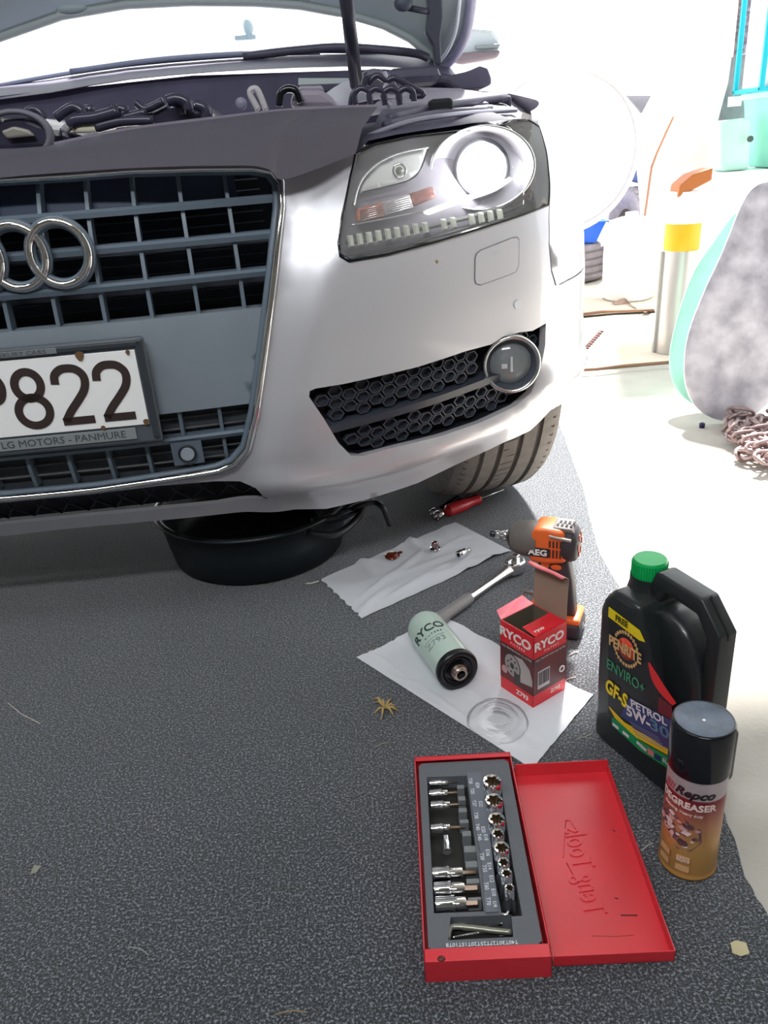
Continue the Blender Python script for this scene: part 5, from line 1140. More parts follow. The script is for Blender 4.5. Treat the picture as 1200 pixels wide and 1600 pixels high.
for s_, px_, py_ in (('T20', 735, 1220), ('T25', 738, 1236), ('T27', 741, 1255), ('T30', 744, 1274), ('T40', 746, 1292), ('T45', 749, 1308), ('T50', 753, 1338), ('T55', 757, 1357), ('T60', 760, 1384), ('T70', 763, 1408),
                    ('E24', 746, 1227), ('E22', 751, 1256), ('E20', 755, 1296), ('E18', 759, 1308), ('E16', 762, 1332), ('E14', 765, 1353), ('E12', 768, 1373), ('E10', 771, 1394), ('1/4', 773, 1412)):
    ctext(s_, px_, py_, .0062, -math.pi/2)
ctext('T40T30T27T25T20T15T10T8', 753, 1474, .0058, math.pi)
for (x, y, ww, hh) in ((345, 210, 50, 28), (352, 288, 50, 32), (358, 367, 56, 30), (368, 443, 60, 26), (385, 525, 58, 34), (408, 630, 78, 42), (418, 732, 76, 38), (428, 845, 80, 28), (440, 965, 80, 16)):
    q = cl_(640+x/4.326, 1180+y/4.326, TZ-.002); obj('tray_peg', B().box((q[0], q[1], .0155), (ww/4.326*.00078, hh/4.326*.00095, .017), .0008), mat('peg_grey', L(120, 124, 126), .5), t, local=True)
# lid
LX = CW+.004
lidw, lidl = .119, .262
ly0 = .010
obj('lid', B().box((LX+lidw/2, ly0+lidl/2, .002), (lidw, lidl, .0014), .0004), RM_, t, local=True)
obj('lid_rim', B().box((LX+lidw/2, ly0+.0007, .0085), (lidw, .0014, .0145), .0004), RM_, t, local=True)
obj('lid_rim', B().box((LX+lidw/2, ly0+lidl-.0007, .0115), (lidw, .0014, .0205), .0004), RM_, t, local=True)
obj('lid_rim', B().box((LX+lidw-.0007, ly0+lidl/2, .0085), (.0014, lidl, .0145), .0004), RM_, t, local=True)
q0 = cl_(925, 1425, .003); q1 = cl_(886, 1290, .003); dx, dy = q1[0]-q0[0]+.004, q1[1]-q0[1]; ll = math.hypot(dx, dy); ex, ey = dx/ll, dy/ll
vs0, _f = text_mesh('Teng Tools', .15, .02, 'LEFT', 1.0); tw = max(v.x for v in vs0)
qc = cl_(912, 1358, .003); SZ = ll/tw*1.02
emb = B().text('Teng Tools', SZ, lambda x, y, z: Vector((qc[0]+x*ex+y*ey*1.4, qc[1]+x*ey-y*ex*1.4*0+x*0+y*(-ex)*0, .0027+z)), ext=.0012, shear=.15, bold=.0)
obj('embossed_lettering', emb, RM_, t, local=True)
def ctube(pts, nm): obj(nm, B().tube([Vector((*cl_(x, y, .003), .0030)) for x, y in pts], .0006, 6), RM_, t, local=True)
ctube([(884, 1282), (891, 1282), (896, 1291)], 'embossed_line'); ctube([(884, 1282), (880, 1340)], 'embossed_line'); ctube([(885, 1348), (900, 1375), (916, 1402)], 'embossed_line')
grm = mat('grime', L(90, 36, 36), .7)
for pts, r in (([(970, 1430), (996, 1430)], .0009), ([(924, 1462), (960, 1463), (990, 1461)], .0003), ([(957, 1296), (961, 1299)], .0008), ([(960, 1403), (966, 1404)], .0009)):
    obj('scuff_mark', B().tube([Vector((*cl_(x, y, .003), .0027)) for x, y in pts], r, 6, flat=.3), grm, t, local=True)
# upright star sockets
star = lambda r, k, n=48: [((r*(1+.16*math.cos(6*2*math.pi*i/n)))*math.cos(2*math.pi*i/n), (r*(1+.16*math.cos(6*2*math.pi*i/n)))*math.sin(2*math.pi*i/n)) for i in range(n)]
sock_lab = ['largest upright chrome star socket, at the far end of the tray row', 'second upright chrome star socket from the far end of the row', 'third large upright chrome star socket from the far end',
            'small upright chrome star socket just past the three largest', 'medium upright chrome star socket, fifth in the tray row', 'sixth upright chrome star socket in the row, stepped base', 'seventh upright chrome star socket in the row, stepped base', 'smallest upright chrome star socket, nearest end of the row']
for i, (x, y, r) in enumerate(socks):
    wp = CM @ Vector((x, y, .0072)); s = thing('star_socket', sock_lab[i], 'socket', wp, ca, group=None); h = STZ-.0072; n = 48
    if i in (3, 5, 6, 7): pr = [(r*1.28, 0), (r*1.3, .001), (r*1.3, h*.42), (r*1.02, h*.55), (r, h-.001), (r*.96, h)]
    else: pr = [(r*.97, 0), (r, .001), (r, h-.001), (r*.96, h)]
    b = B().lathe([(.0001, 0)]+pr, n, None)
    o = [(r*.96*math.cos(2*math.pi*k/n), r*.96*math.sin(2*math.pi*k/n), h) for k in range(n)]; st_ = star(r*.70, 6); inn = [(a_, c_, h-.0006) for a_, c_ in st_]
    b.add(o+inn, [(k, (k+1) % n, n+(k+1) % n, n+k) for k in range(n)])
    obj('socket_body', b, CHROME, s, local=True, auto=40)
    deep = [(a_, c_, h-.012) for a_, c_ in st_]
    obj('star_opening', B().add(inn+deep, [(k, (k+1) % n, n+(k+1) % n, n+k) for k in range(n)]+[tuple(n+k for k in range(n))]), mat('bore_brown_steel', L(120, 104, 84), .3, .8), s, local=True, auto=40)
# lying bit sockets
ll_ = [('uppermost small bit socket lying at the far end of the tray', 190, (135, 212, 258, 330), 5.0, 1.6), ('second small bit socket lying from the far end of the tray', 262, (133, 212, 256, 345), 5.0, 1.7), ('third small bit socket lying from the far end of the tray', 342, (145, 222, 272, 375), 5.3, 2.0), ('single small bit socket lying alone in the middle of the tray', 497, (145, 222, 272, 378), 5.3, 2.2),
       ('large bit socket farthest of the three near the keys', 805, (155, 265, 358, 452), 7.6, 3.2), ('large bit socket in the middle of three near the keys', 912, (165, 275, 372, 465), 8.0, 4.6), ('large bit socket closest to the star keys in the tray', 1012, (175, 300, 382, 466), 8.4, 4.2)]
for lab, y, xs, r, rb in ll_:
    zc_ = .0085+r/1000+ .002; P = [cl_(640+x/4.326, 1180+(y-(8 if x > xs[0] else 0)*0)/4.326, zc_) for x in xs]
    a = math.atan2(P[3][1]-P[0][1], P[3][0]-P[0][0]); a *= .6; x0 = P[0]; wp = CM @ Vector((x0[0], x0[1], zc_))
    s = thing('bit_socket', 'chrome '+lab, 'socket', wp, ca+a*0); R_ = r/1000
    X_ = [math.hypot(p[0]-x0[0], p[1]-x0[1]) for p in P]; RY = Matrix.Rotation(math.pi/2, 4, 'Y')
    obj('socket_body', B().lathe([(R_*.55, .0), (R_*.97, 0), (R_, .001), (R_, X_[1]-.003), (R_*1.07, X_[1]-.002), (R_*1.07, X_[1]+.001), (R_*.86, X_[1]+.002), (R_*.86, X_[2]-.001), (R_*.8, X_[2]), (.0001, X_[2])], 28, RY), CHROME, s, local=True, auto=35)
    obj('bit', B().lathe([(rb/1000, X_[2]-.001), (rb/1000, X_[3]-.001), (rb/1200, X_[3]), (.0001, X_[3])], 6 if rb > 3 else 12, RY), mat('bit_bronze_steel', L(150, 130, 116), .3, .9), s, local=True, auto=30)
p0 = cl_(698, 1306, .018); p1 = cl_(698.5, 1331, .018); wp = CM @ Vector((p1[0], p1[1], .018)); ln = p0[1]-p1[1]
s = thing('socket_adapter', 'small chrome adapter lying crosswise in the middle of the tray', 'socket', wp, ca)
RYX = Matrix.Rotation(-math.pi/2, 4, 'X')
obj('adapter_body', B().lathe([(.0001, 0), (.0050, 0), (.0052, .001), (.0052, ln*.55), (.0040, ln*.62), (.0001, ln*.62)], 24, RYX), CHROME, s, local=True, auto=35)
obj('adapter_drive', B().box((0, ln*.8, 0), (.0055, ln*.36, .0055), .0008), CHROMED, s, local=True)
# star keys
def key(label, pts, r, m, z0):
    P = [Vector((*cl_(640+x/4.326, 1180+y/4.326, z0), z0)) for x, y in pts]; P = [CM @ p for p in P]
    c = sum(P, Vector())/len(P); q = smooth_path([tuple(p) for p in P], 4)
    obj('star_key', B().tube(q, r, 8), m, label=label, cat='hex key', loc=(c.x, c.y, z0-r))
key('chrome star key slanting across the tray pocket, farthest of the keys', [(335, 1160), (350, 1142), (480, 1112), (600, 1085), (655, 1078), (668, 1100)], .0022, CHROME, .0150)
key('small chrome star key at the bottom of the tray pocket', [(285, 1232), (372, 1215), (500, 1196), (600, 1184)], .0016, CHROME, .0100)
key('grey star key lying on top of the other keys', [(258, 1245), (268, 1185), (300, 1158), (420, 1166), (560, 1184), (690, 1196)], .0031, mat('key_grey', L(140, 140, 128), .35, .6), .0205)
key('short thick chrome key in the far right of the tray pocket', [(500, 1135), (580, 1132), (645, 1135), (660, 1128)], .0036, CHROME, .0120)
key('dark short key tip showing at the near right of the pocket', [(600, 1222), (650, 1216), (688, 1208)], .0030, MATS['dark_steel'], .0110)
# ---------------------------------------------------------------- litter
c = G(602, 1110); t = thing('dried_weed', 'dried straw-coloured weed tuft on the carpet left of the towel', 'dried plant', (c.x, c.y, 0))
stw = mat('straw', L(176, 150, 96), .8)
for k, (dx, dy) in enumerate(((22, 4), (14, 12), (-6, 18), (-18, 8), (-17, -10), (-6, -9), (12, -16), (18, -2), (-20, -16))):
    p1 = G(602+dx, 1110+dy); d = (p1-c)
    obj('stalk', B().tube([c+Vector((0, 0, .004)), c+d*.5+Vector((0, 0, .009+.002*(k % 3))), c+d+Vector((0, 0, .003))], [.0016, .0019, .0005], 6), stw, t)
lit = [((478, 912), (498, 908), .0016, L(206, 204, 190)), ((890, 1024), (903, 1018), .0008, L(214, 206, 190)), ((905, 1152), (925, 1146), .0006, L(150, 150, 140)), ((585, 1168), (607, 1160), .0006, L(150, 140, 120)),
       ((560, 808), (585, 804), .0008, L(150, 150, 150)), ((430, 1585), (480, 1582), .0007, L(140, 124, 96)), ((540, 1245), (572, 1238), .0006, L(110, 116, 112)), ((880, 1065), (900, 1058), .0006, L(170, 170, 168)),
       ((12, 1098), (62, 1130), .0005, L(96, 104, 104)), ((1002, 1330), (1020, 1318), .0009, L(160, 168, 160)), ((566, 1020), (585, 1012), .0006, L(140, 140, 130)), ((200, 1480), (232, 1492), .0006, L(104, 104, 92)), ((905, 980), (918, 965), .0005, L(180, 180, 176)), ((640, 1458), (655, 1430), .0006, L(120, 128, 112))]
where = ['by the left corner of the towel nearest the car', 'right of the red filter box', 'right of the lower towel', 'beside the dried weed', 'below the drain pan handle', 'at the bottom edge of the carpet', 'left of the tool case', 'close behind the filter box',
         'far left on the carpet', 'between the case lid and spray can', 'at the left tip of the lower towel', 'in the lower left of the carpet', 'behind the oil bottle', 'against the left side of the tool case']
for k, (a, c_, r, col) in enumerate(lit):
    A_, B2 = G(*a, r+.001), G(*c_, r+.001); c = (A_+B2)/2; bow = Vector((.003, .004, .001))*(1 if k % 2 else -1)*.6
    obj('straw_bit', B().tube([A_, c+bow, B2], r, 6), mat('straw_%d' % (k % 7), col, .8), label='thin pale straw '+where[k], cat='straw', group='straw bits on the carpet', loc=(c.x, c.y, 0))
c = G(1154, 1484)
obj('dry_leaf', B().add([c+Vector((x, y, z)) for x, y, z in ((-.008, -.004, .0015), (-.002, -.009, .003), (.008, -.006, .002), (.009, .004, .004), (.001, .009, .002), (-.006, .006, .003))]+[c+Vector((0, 0, .005))], [(0, 1, 6), (1, 2, 6), (2, 3, 6), (3, 4, 6), (4, 5, 6), (5, 0, 6)]), mat('leaf_pale', L(186, 176, 140), .8), label='small pale dry leaf on the carpet at the lower right', cat='leaf', loc=(c.x, c.y, 0))
c = G(55, 1361)
obj('dry_leaf', B().add([c+Vector((x, y, z)) for x, y, z in ((-.004, -.006, .0015), (.004, -.005, .003), (.006, .005, .002), (-.003, .007, .003))]+[c+Vector((0, 0, .004))], [(0, 1, 4), (1, 2, 4), (2, 3, 4), (3, 0, 4)]), mat('leaf_grey', L(140, 140, 128), .8), label='tiny greyish leaf scrap on the carpet at the lower left', cat='leaf', loc=(c.x, c.y, 0))
# ---------------------------------------------------------------- things on the bright concrete
def onlean(px, py, c, k=.25):   # point of the plane  y - k z = c
    d = ray(px, py); t = (c-(C0[1]-k*C0[2]))/(d[1]-k*d[2]); return Vector(C0+d*t)
def lean_plate(name, pxs, c, th, m, label, cat, dome=0.0, k=.25):
    P = [onlean(x, y, c, k) for x, y in smooth_path(pxs, 4, True)]; zmin = min(p.z for p in P); sh = Vector((0, 0, .002-zmin)) if zmin < .03 else Vector()
    P = [p+sh for p in P]; ce_ = sum(P, Vector())/len(P); n = len(P); nv = Vector((0, -1, k)).normalized(); vs = []
    for s in (1.0, .97, .8, .5, .2): vs += [ce_+(p-ce_)*s+nv*(dome*(1-s*s)+ (0.003 if s == .97 else 0)) for p in P]
    m0 = len(vs); back = [v-nv*th for v in vs]; fs = [(r*n+i, r*n+(i+1) % n, (r+1)*n+(i+1) % n, (r+1)*n+i) for r in range(4) for i in range(n)]+[tuple(4*n+i for i in range(n))]
    fs += [tuple(m0+i for i in f[::-1]) for f in fs]+[(i, (i+1) % n, m0+(i+1) % n, m0+i) for i in range(n)]
    return obj(name, B().add(vs+back, fs), m, label=label, cat=cat, loc=(ce_.x, ce_.y, 0), auto=35)
galv = mat('galvanised_sheet', L(156, 154, 166), .42, .15, col2=L(212, 210, 220), vs=14, bump=.3, bs=40, det=8)
lean_plate('steel_sheet', [(1200, 288), (1166, 310), (1130, 395), (1098, 465), (1076, 525), (1069, 580), (1077, 622), (1098, 648), (1130, 661), (1168, 656), (1200, 634), (1240, 590), (1270, 520), (1280, 430), (1265, 340), (1235, 296)], 2.06, .008, galv, 'large round-edged galvanised steel sheet leaning at the right edge', 'metal sheet', .012)
lean_plate('plastic_disc', [(1160, 330), (1112, 384), (1082, 432), (1060, 495), (1047, 556), (1053, 600), (1078, 630), (1120, 640), (1180, 600), (1210, 500), (1210, 380)], 2.17, .008, mat('mint_plastic', L(160, 222, 200), .5, var=.08, vs=10), 'mint green round plastic disc standing behind the steel sheet', 'disc', .01)
# chain
c = G(1172, 705)
t = thing('steel_chain', 'heap of rusty steel chain on the concrete under the steel sheet', 'chain', (c.x, c.y, 0))
rust = mat('rusty_chain', L(156, 136, 136), .5, .6, var=.2, vs=60, bump=.5, bs=200)
rnd = random.Random(11); lk = None
strand = smooth_path([tuple(G(x, y)) for x, y in ((1136, 672), (1150, 664), (1172, 672), (1142, 690), (1160, 698), (1196, 690), (1215, 676), (1190, 668), (1180, 684), (1205, 700), (1160, 716), (1182, 722), (1204, 714), (1222, 700), (1192, 734), (1212, 728), (1230, 715), (1172, 704), (1188, 712))], 3)
for i, p in enumerate(strand):
    nx = strand[min(len(strand)-1, i+1)]; pv = strand[max(0, i-1)]; d = nx-pv; an = math.atan2(d[1], d[0])
    zc_ = .010+.012*(i % 5)*.6+rnd.uniform(0, .008)
    M = Matrix.Translation((p[0]-c.x, p[1]-c.y, zc_)) @ Matrix.Rotation(an+rnd.uniform(-.25, .25), 4, 'Z') @ Matrix.Rotation(rnd.uniform(.5, 1.1)*(1 if i % 2 else -1), 4, 'X')
    if lk is None:
        path = [(.016*math.cos(a)*1.0+(.012 if math.cos(a) > 0 else -.012), .013*math.sin(a), 0) for a in [2*math.pi*k/16+.01 for k in range(16)]]
        lk = obj('link', B().tube(path, .0046, 8, closed=True), rust, t, local=True); lk.matrix_local = M
    else:
        o = lk.copy(); COL.objects.link(o); o.parent = t; o.matrix_local = M
# cardboard sheets on the floor
card = mat('pale_board', L(206, 196, 180), .9, var=.04, vs=10); cedge = mat('board_edge', L(120, 84, 66), .9)
def floor_sheet(label, pxs, z):
    P = [G(x, y) for x, y in pxs]; c = sum(P, Vector())/len(P)
    o = obj('board_sheet', B().slab([(p.x, p.y) for p in P], z, z+.006), card, label=label, cat='board', loc=(c.x, c.y, 0))
    return o
floor_sheet('pale board sheet on the concrete, front one, its near edge a thin brown line', [(884, 578), (960, 574), (1052, 565), (1040, 494), (960, 493), (886, 500)], -.0056)
floor_sheet('pale board sheet on the concrete, behind the first, under the white can', [(884, 497), (960, 490), (1040, 486), (1030, 446), (960, 446), (892, 450)], .0015)
for lab, a in (('long thin brown strip lying along the near edge of the front board', [(884, 579), (930, 577), (975, 572), (1048, 566)]), ('thin brown strip lying between the two pale boards', [(895, 493), (940, 487), (1000, 485), (1022, 484)])):
    P = [G(x, y, .0145) for x, y in a]; c = P[1]
    obj('wooden_strip', B().tube(P, .006, 6), mat('strip_brown', L(126, 92, 74), .8), label=lab, cat='strip', loc=(c.x, c.y, 0))
c = G(912, 535); t = thing('serrated_strip', 'small dark serrated strip curling on the front pale board', 'strip', (c.x, c.y, 0))
dk = mat('dark_maroon', L(84, 50, 54), .7)
P = [G(884, 548, .0102), G(900, 548, .0102), G(911, 546, .0102), G(922, 533, .0075), (G(938, 516, .0075))]
obj('strip_body', B().tube(P[:3], .009, 6), dk, t)
obj('strip_spine', B().tube(P[2:], .0035, 6), dk, t)
for k in range(9):
    q = G(914+2.9*k, 543-3.2*k, .004); obj('tooth', B().box((q.x+.006, q.y-.012, .0046), (.012, .006, .006)), dk, t)
# white plastic can
c = Vector((G(990, 474).x, G(990, 474).y+.10, 0))
t = thing('plastic_drum', 'white rounded plastic drum standing on the rear pale board', 'container', c)
WP = mat('white_plastic', L(244, 244, 244), .45)
obj('drum_body', B().lathe([(.0001, .009), (.105, .009), (.118, .02), (.122, .20), (.118, .33), (.10, .365), (.05, .38), (.0001, .382)], 32), WP, t, local=True)
obj('drum_cap', B().lathe([(.03, .378), (.03, .40), (.0001, .402)], 20), WP, t, local=True)
q = smooth_path([(G(955, 474, .012)), (G(975, 466, .03)), (G(985, 475, .018)), (G(1000, 485, .012)), (G(1014, 479, .012))], 5)
vs = []; 
for p in q: vs += [tuple(p), (p[0]+.01, p[1]-.035, .009)]
obj('paper_scrap', B().add(vs+[(v[0], v[1], v[2]+.001) for v in vs], [(i*2, i*2+1, i*2+3, i*2+2) for i in range(len(q)-1)]), mat('scrap_brown', L(150, 124, 112), .8), label='curled brown edged paper scrap at the foot of the white drum', cat='paper', loc=(q[0][0], q[0][1], 0))
# tyres
def lying_tyre(name, label, cx, cy, R, h, m, z0=0.0):
    t = thing(name, label, 'tyre', (cx, cy, z0)); n = 72
    prof = [(R*.58, h*.1), (R*.8, 0), (R*.95, h*.03), (R, h*.12)]
    for k in range(4):
        z = h*(.2+.19*k); prof += [(R, z), (R-.008, z+.003), (R-.008, z+.010), (R, z+.013)]
    prof += [(R, h*.88), (R*.95, h*.97), (R*.8, h), (R*.58, h*.9)]
    vs = []; fs = []
    for (r, z) in prof:
        for i in range(n):
            a = 2*math.pi*i/n; zz = z+(.006*math.sin(a*36) if abs(r-R) < .009 and h*.15 < z < h*.87 else 0); vs.append((r*math.cos(a), r*math.sin(a), zz))
    for j in range(len(prof)-1):
        for i in range(n): fs.append((j*n+i, j*n+(i+1) % n, (j+1)*n+(i+1) % n, (j+1)*n+i))
    obj('tread', B().add(vs, fs), m, t, local=True, auto=30); return t
ty = mat('dusty_tyre', L(122, 118, 124), .85, var=.1, vs=30)
lying_tyre('lying_tyre', 'grey road tyre lying flat under the blue tray', 1.08, 4.69, .28, .20, ty)
cr = Vector((.78, 4.25, 0))
t = thing('blue_tray', 'bright blue plastic tray resting on the lying tyre', 'tray', (1.06, 4.63, .2005))
BL = mat('blue_plastic', L(0, 84, 196), .35)
vs = []
for (sx_, sy_, z) in ((.20, .14, .004), (.245, .17, .115), (.262, .185, .115), (.262, .185, .108), (.24, .162, .108), (.19, .13, .0)):
    vs += [(-sx_, -sy_, z), (sx_, -sy_, z), (sx_, sy_, z), (-sx_, sy_, z)]
vs2 = [(v[0], v[1], v[2]) for v in vs]
fs = [(0, 1, 2, 3), (20, 23, 22, 21)]+[(r*4+i, r*4+(i+1) % 4, ((r+1) % 6)*4+(i+1) % 4, ((r+1) % 6)*4+i) for r in range(5) for i in range(4)]
obj('tray_shell', B().add(vs2, fs, None, False), BL, t, local=True)
# upright tyre with lugs
c = Vector((1.54, 4.64, .232)); t = thing('mud_tyre', 'upright knobbly tyre standing behind the white drum', 'tyre', (c.x, c.y, 0))
M = Matrix.Translation(c) @ Matrix.Rotation(math.radians(8), 4, 'Z') @ Matrix.Rotation(math.pi/2, 4, 'Y')
obj('carcass', B().lathe([(.12, -.08), (.17, -.10), (.21, -.095), (.222, -.08), (.222, .08), (.21, .095), (.17, .10), (.12, .08)], 48, M), ty, t)
b = B()
for k in range(30):
    for j, zz in enumerate((-.066, -.022, .022, .066)):
        b.box((.225, 0, zz), (.014, .030, .034), .002, M @ Matrix.Rotation(2*math.pi*(k+(.5 if j % 2 else 0))/30, 4, 'Z'))
obj('tread_lugs', b, mat('lug_grey', L(120, 116, 120), .8), t)['kind'] = 'stuff'
# navy tarpaulin crumpled on the tyre
def blob(c, s, seed, amp=.18, n=14):
    rnd = random.Random(seed); ph = [(rnd.uniform(2, 6), rnd.uniform(0, 6), rnd.uniform(2, 5), rnd.uniform(0, 6)) for _ in range(6)]
    b = B(); vs = []; fs = []
    for j in range(n+1):
        for i in range(2*n):
            th = math.pi*j/n; a = math.pi*i/n; k = 1+amp*sum(math.sin(p[0]*a+p[1])*math.sin(p[2]*th+p[3]) for p in ph)/2
            vs.append((c[0]+s[0]*k*math.sin(th)*math.cos(a), c[1]+s[1]*k*math.sin(th)*math.sin(a), c[2]+s[2]*k*math.cos(th)))
    for j in range(n):
        for i in range(2*n): fs.append((j*2*n+i, j*2*n+(i+1) % (2*n), (j+1)*2*n+(i+1) % (2*n), (j+1)*2*n+i))
    return b.add(vs, fs, None, True)
p = Vector((1.53, 4.64, .56))
obj('folded_tarpaulin', blob(p, (.12, .10, .075), 4), mat('navy_tarp', L(70, 84, 124), .7), label='crumpled navy blue tarpaulin lying on top of the upright tyre', cat='tarpaulin', loc=(p.x, p.y, p.z-.09))
p = Vector((1.20, 4.75, .07+.2))
# orange strap and dark clutter between the tyres, on a low crate
t = thing('low_crate', 'low dark crate behind the blue tray, between the tyres', 'crate', (1.12, 5.42, 0))
for k in range(3): obj('crate_board', B().box((1.12, 5.30, .06+.10*k), (.62, .015, .085), .002), mat('crate_dark', L(86, 70, 76), .8), t)
obj('crate_top', B().box((1.12, 5.42, .31), (.62, .26, .015), .002), MATS['crate_dark'], t)
ORS = mat('orange_strap', L(206, 104, 74), .6)
for k, (x0, y0, z0, x1, y1, z1, lab) in enumerate(((.86, 5.38, .335, 1.24, 5.34, .40, 'long orange tool handle lying across the low crate'), (.92, 5.44, .335, 1.20, 5.48, .46, 'orange lever sticking up from the low crate'), (1.05, 5.36, .335, 1.33, 5.40, .345, 'short orange bar lying flat on the low crate'))):
    obj('orange_tool', B().tube([(x0, y0, z0), ((x0+x1)/2, (y0+y1)/2, (z0+z1)/2+.01), (x1, y1, z1)], .017, 8), ORS, label=lab, cat='tool', loc=(x0, y0, .318))
t = thing('dark_clamp', 'dark metal clamp standing on the low crate beside the knobbly tyre', 'tool', (1.28, 5.44, .318))
obj('clamp_frame', B().tube([(1.22, 5.44, .33), (1.23, 5.44, .50), (1.33, 5.44, .52), (1.35, 5.44, .36)], .014, 8), mat('clamp_dark', L(74, 62, 70), .5), t)
obj('clamp_screw', B().cyl((1.28, 5.44, .52), (1.28, 5.44, .38), .010).box((1.28, 5.44, .35), (.09, .05, .06), .008), MATS['clamp_dark'], t)
# wooden crate hidden behind the wing, carrying the white round tub
t = thing('packing_crate', 'plain wooden packing crate behind the car wing, under the white tub', 'crate', (.72, 4.25, 0))
for k in range(3): obj('crate_board', B().box((.70, 4.10, .045+.09*k), (.44, .015, .08), .002), card, t); obj('crate_board', B().box((.70, 4.40, .045+.09*k), (.44, .015, .08), .002), card, t)
obj('crate_top', B().box((.70, 4.25, .277), (.44, .32, .014), .002), card, t)
dc = Yp(876, 238, 4.22); 
t = thing('round_tub', 'large white round tub with double rim standing on its side behind the wing', 'tub', (dc.x, 4.22, .285))
rr = dc.z-.285; M = Matrix.Translation((dc.x, 4.20, dc.z)) @ Matrix.Rotation(math.pi/2, 4, 'X')
obj('tub_shell', B().lathe([(.0001, -.02), (rr*.80, -.02), (rr*.93, .0), (rr*.93, .05), (rr*.90, .06)], 64, M), WP, t)
obj('tub_rim', B().torus(rr*.955, rr*.045, 64, 10, M), mat('rim_grey_white', L(196, 192, 200), .5), t)
obj('tub_rim', B().torus(rr*.90, .006, 64, 8, M @ Matrix.Translation((0, 0, .03))), MATS['rim_grey_white'], t)
# post, board
pb = G(1088, 468)
obj('wooden_post', B().box((pb.x, pb.y+.07, 1.0), (.13, .13, 2.0), .006), mat('white_washed_post', L(204, 190, 170), .85, var=.08, vs=9), label='whitewashed wooden post standing behind the steel cylinder', cat='post', loc=(pb.x, pb.y+.07, 0))
p0 = Yp(975, 146, 3.62); p1 = Yp(1102, 143, 3.62)
t = thing('white_board', 'big white board fixed across the front of the wooden post', 'board', ((p0.x+p1.x)/2, 3.60, p0.z))
obj('board_face', B().box(((p0.x+p1.x)/2, 3.62, p0.z+.6), (p1.x-p0.x, .03, 1.2), .004), WP, t)
obj('board_bracket', pxpoly(B(), [(980, 149), (1018, 149), (1003, 177)], 3.66, .02, .001), mat('bracket_grey', L(120, 120, 132), .6), t)
# leaning white sheets and stick next to the tyre
def leaner(name, label, cat, pxs, y, th, m, ky=.0):
    V_ = [Yp(x, yy, y) for x, yy in pxs]; zmin = min(v.z for v in V_); V_ = [Vector((v.x, v.y, v.z)) for v in V_]
    c = sum(V_, Vector())/len(V_)
    return obj(name, B().prism([(v.x, v.z) for v in V_], y, y+th, .003), m, label=label, cat=cat, loc=(c.x, y, min(v.z for v in V_)))
leaner('leaning_panel', 'white panel leaning upright between the round tub and the post', 'panel', [(988, 178), (1030, 150), (1052, 170), (1046, 300), (1040, 470), (1012, 470), (1000, 300)], 3.95+.35, .02, WP)
t = thing('garden_cane', 'thin brown cane leaning up beside the wooden post', 'stick', (1.47, 4.25, 0))
obj('cane', B().tube([Yp(1018, 262, 4.292), Yp(1026, 240, 4.25), Yp(1052, 182, 4.22)], .006, 6).tube([Yp(1018, 262, 4.292), Vector((Yp(1018, 262, 4.292).x-.05, 4.28, .0))], .006, 6), mat('cane_brown', L(150, 108, 84), .7), t)
obj('black_strap', B().tube([Yp(978, 166, 4.292), Yp(984, 180, 4.292), Yp(982, 200, 4.292), Yp(988, 222, 4.292), Yp(986, 262, 4.292)], .016, 6, flat=.3), mat('strap_black', L(60, 54, 80), .6), label='dark woven strap hanging against the white leaning panel', cat='strap', loc=(1.2, 4.292, .5))
# steel cylinder with yellow top
cb = G(1040, 533); R_ = .066
t = thing('steel_canister', 'tall grey steel cylinder with yellow band and orange-brown top on the concrete', 'canister', (cb.x-.035, cb.y-.16, .0012)); t.scale = (.88, .88, .88)
tilt = Matrix.Rotation(math.radians(.6), 4, 'Y')
SG_ = mat('stainless', L(190, 182, 180), .35, .5)
obj('cylinder', B().lathe([(.0001, 0), (R_, 0), (R_, .40), (R_*.98, .405), (.0001, .405)], 32, tilt), SG_, t, local=True, auto=40)
obj('side_flange', B().box((-R_*.95, .01, .20), (.03, .02, .40), .003, tilt), mat('flange_grey', L(170, 162, 162), .4, .4), t, local=True)
obj('yellow_band', B().lathe([(R_*.99, .405), (R_*1.02, .41), (R_*1.02, .50), (R_*.98, .505)], 32, tilt), mat('safety_yellow', L(214, 168, 20), .45), t, local=True)
obj('white_collar', B().lathe([(R_*.98, .505), (R_*.98, .60), (R_*.9, .62), (.0001, .62)], 32, tilt), WP, t, local=True)
obj('orange_lip', B().prism([(-.05, .60), (.075, .655), (.075, .70), (.0, .68), (-.045, .645)], -.05, .05, .006, tilt), mat('orange_brown', L(170, 96, 44), .5), t, local=True)
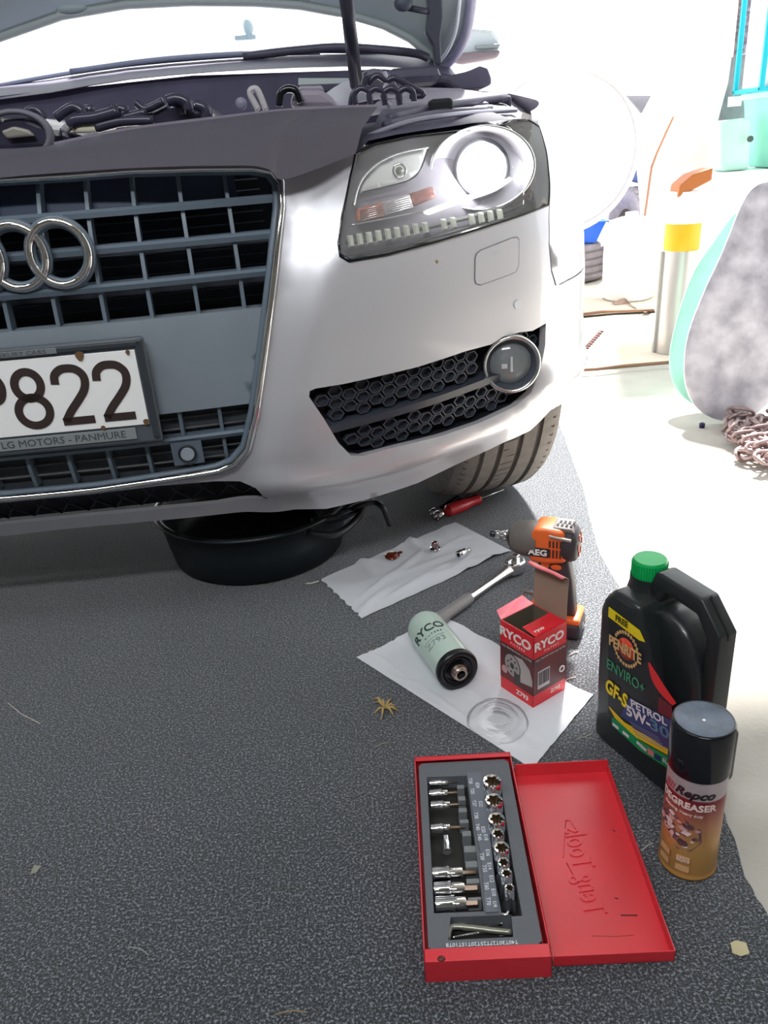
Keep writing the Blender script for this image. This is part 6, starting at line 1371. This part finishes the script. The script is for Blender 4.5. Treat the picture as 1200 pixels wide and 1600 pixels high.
# white cabinet and the things on it
ct = Yp(1110, 271, 2.98)
CZ = ct.z
t = thing('white_cabinet', 'low white cabinet at the right, carrying the green and cyan containers', 'cabinet', (1.75, 3.3, 0))
CX0 = ct.x+.05
obj('cabinet_body', B().box(((CX0+2.3)/2, 3.28, CZ/2-.01), (2.3-CX0, .60, CZ-.02), .01), WP, t)
obj('cabinet_top', B().box(((CX0+2.3)/2, 3.27, CZ-.010), (2.3-CX0+.03, .64, .02), .005), WP, t)
for k in range(2): d = obj('door', B().box((CX0+.25+.48*k, 2.975, CZ/2-.02), (.46, .012, CZ-.08), .004), WP, t); obj('handle', B().box((CX0+.42+.12*k, 2.965, CZ*.6), (.012, .012, .10), .003), CHROMED, d)
MG = mat('mint_can', L(176, 222, 206), .5)
def stand(name, label, cat, pxs, y, th, m, bev=.01, group=None):
    V_ = [Yp(x, yy, y) for x, yy in pxs]; z0 = min(v.z for v in V_); V_ = [Vector((v.x, 0, v.z-z0)) for v in V_]; cx = sum(v.x for v in V_)/len(V_)
    t = thing(name, label, cat, (cx, y+th/2, CZ+.001)); obj('body', B().prism([(v.x-cx, v.z) for v in V_], -th/2, th/2, bev, seg=3), m, t, local=True, auto=40); return t, cx
t, cx = stand('jerry_can', 'pale mint green jerry can standing on the white cabinet', 'can', [(1126, 190), (1174, 185), (1172, 266), (1132, 270), (1126, 262)], 2.99, .10, MG, .014)
obj('can_cap', B().cyl((0, -.02, .205), (0, -.02, .235), .022), mat('pale_cap', L(206, 224, 216), .5), t, local=True)
obj('can_vent', B().cyl((.045, -.075, .10), (.045, -.068, .10), .010), mat('vent_dark', L(60, 80, 76), .6), t, local=True)
stand('black_case', 'dark grey flat case standing behind the mint jerry can', 'case', [(1130, 98), (1182, 84), (1182, 262), (1122, 264)], 3.30, .06, mat('case_dark', L(86, 88, 92), .7, var=.2, vs=20), .006)
stand('plastic_sheet', 'white plastic sheet standing at the left end of the cabinet', 'panel', [(1110, 115), (1125, 82), (1145, 78), (1138, 130), (1122, 190), (1116, 266), (1109, 262)], 3.20, .03, WP, .004)
t, cx = stand('teal_tub', 'pale teal plastic tub at the right end of the cabinet', 'tub', [(1200, 152), (1270, 148), (1266, 268), (1204, 272)], 2.97, .20, mat('teal_plastic', L(150, 226, 206), .45), .012)
ztub = CZ+.001+max((t.children[0].data.vertices[i].co.z for i in range(len(t.children[0].data.vertices))))
obj('tub_rim', B().box((0, 0, ztub-CZ-.010), (.200, .205, .020), .004), mat('teal_rim', L(190, 240, 226), .45), t, local=True)
q0 = Yp(1186, 146, 2.96); q1 = Yp(1290, 146, 2.96); cxx = (q0.x+q1.x)/2; zz0 = ztub+.002
t = thing('cyan_crate', 'bright cyan slatted plastic crate stacked on the teal tub', 'crate', (cxx, 3.065, zz0)); CYN = mat('cyan_plastic', L(0, 176, 196), .4); ww = q1.x-q0.x
for sx_ in (-1, 1):
    for sy_ in (-1, 1): obj('corner_post', B().box((sx_*(ww/2-.008), sy_*.10, .22), (.016, .016, .44), .003), CYN, t, local=True)
for z in (.006, .434):
    for sy_ in (-1, 1): obj('rail', B().box((0, sy_*.10, z), (ww, .014, .014), .003), CYN, t, local=True)
    for sx_ in (-1, 1): obj('rail', B().box((sx_*(ww/2-.008), 0, z), (.012, .20, .014), .003), CYN, t, local=True)
for k in range(3): obj('slat', B().box((-ww/2+ww*(k+1)/4, -.100, .22), (.010, .010, .43), .002), CYN, t, local=True)
obj('crate_liner', B().box((0, .0, .20), (ww-.04, .17, .38), .01), WP, t, local=True)
# grey mesh rolled up behind
t = thing('rolled_netting', 'grey rolled garden netting standing behind the white cabinet', 'netting', (1.72, 3.9, 0))
obj('roll', B().lathe([(.0001, 0), (.10, 0), (.11, .4), (.095, .8), (.11, 1.3), (.0001, 1.31)], 24), mat('netting_grey', L(150, 146, 160), .9, col2=L(90, 88, 110), vs=60), t, local=True)
p = G(1097, 665)
obj('black_plug', B().lathe([(.0001, 0), (.007, 0), (.008, .012), (.005, .014), (.0001, .014)], 12, Matrix.Translation((p.x, p.y, -.006))), mat('plug_dark', L(50, 40, 80), .6), label='tiny dark plug alone on the concrete left of the steel sheet', cat='plug', loc=(p.x, p.y, -.006))
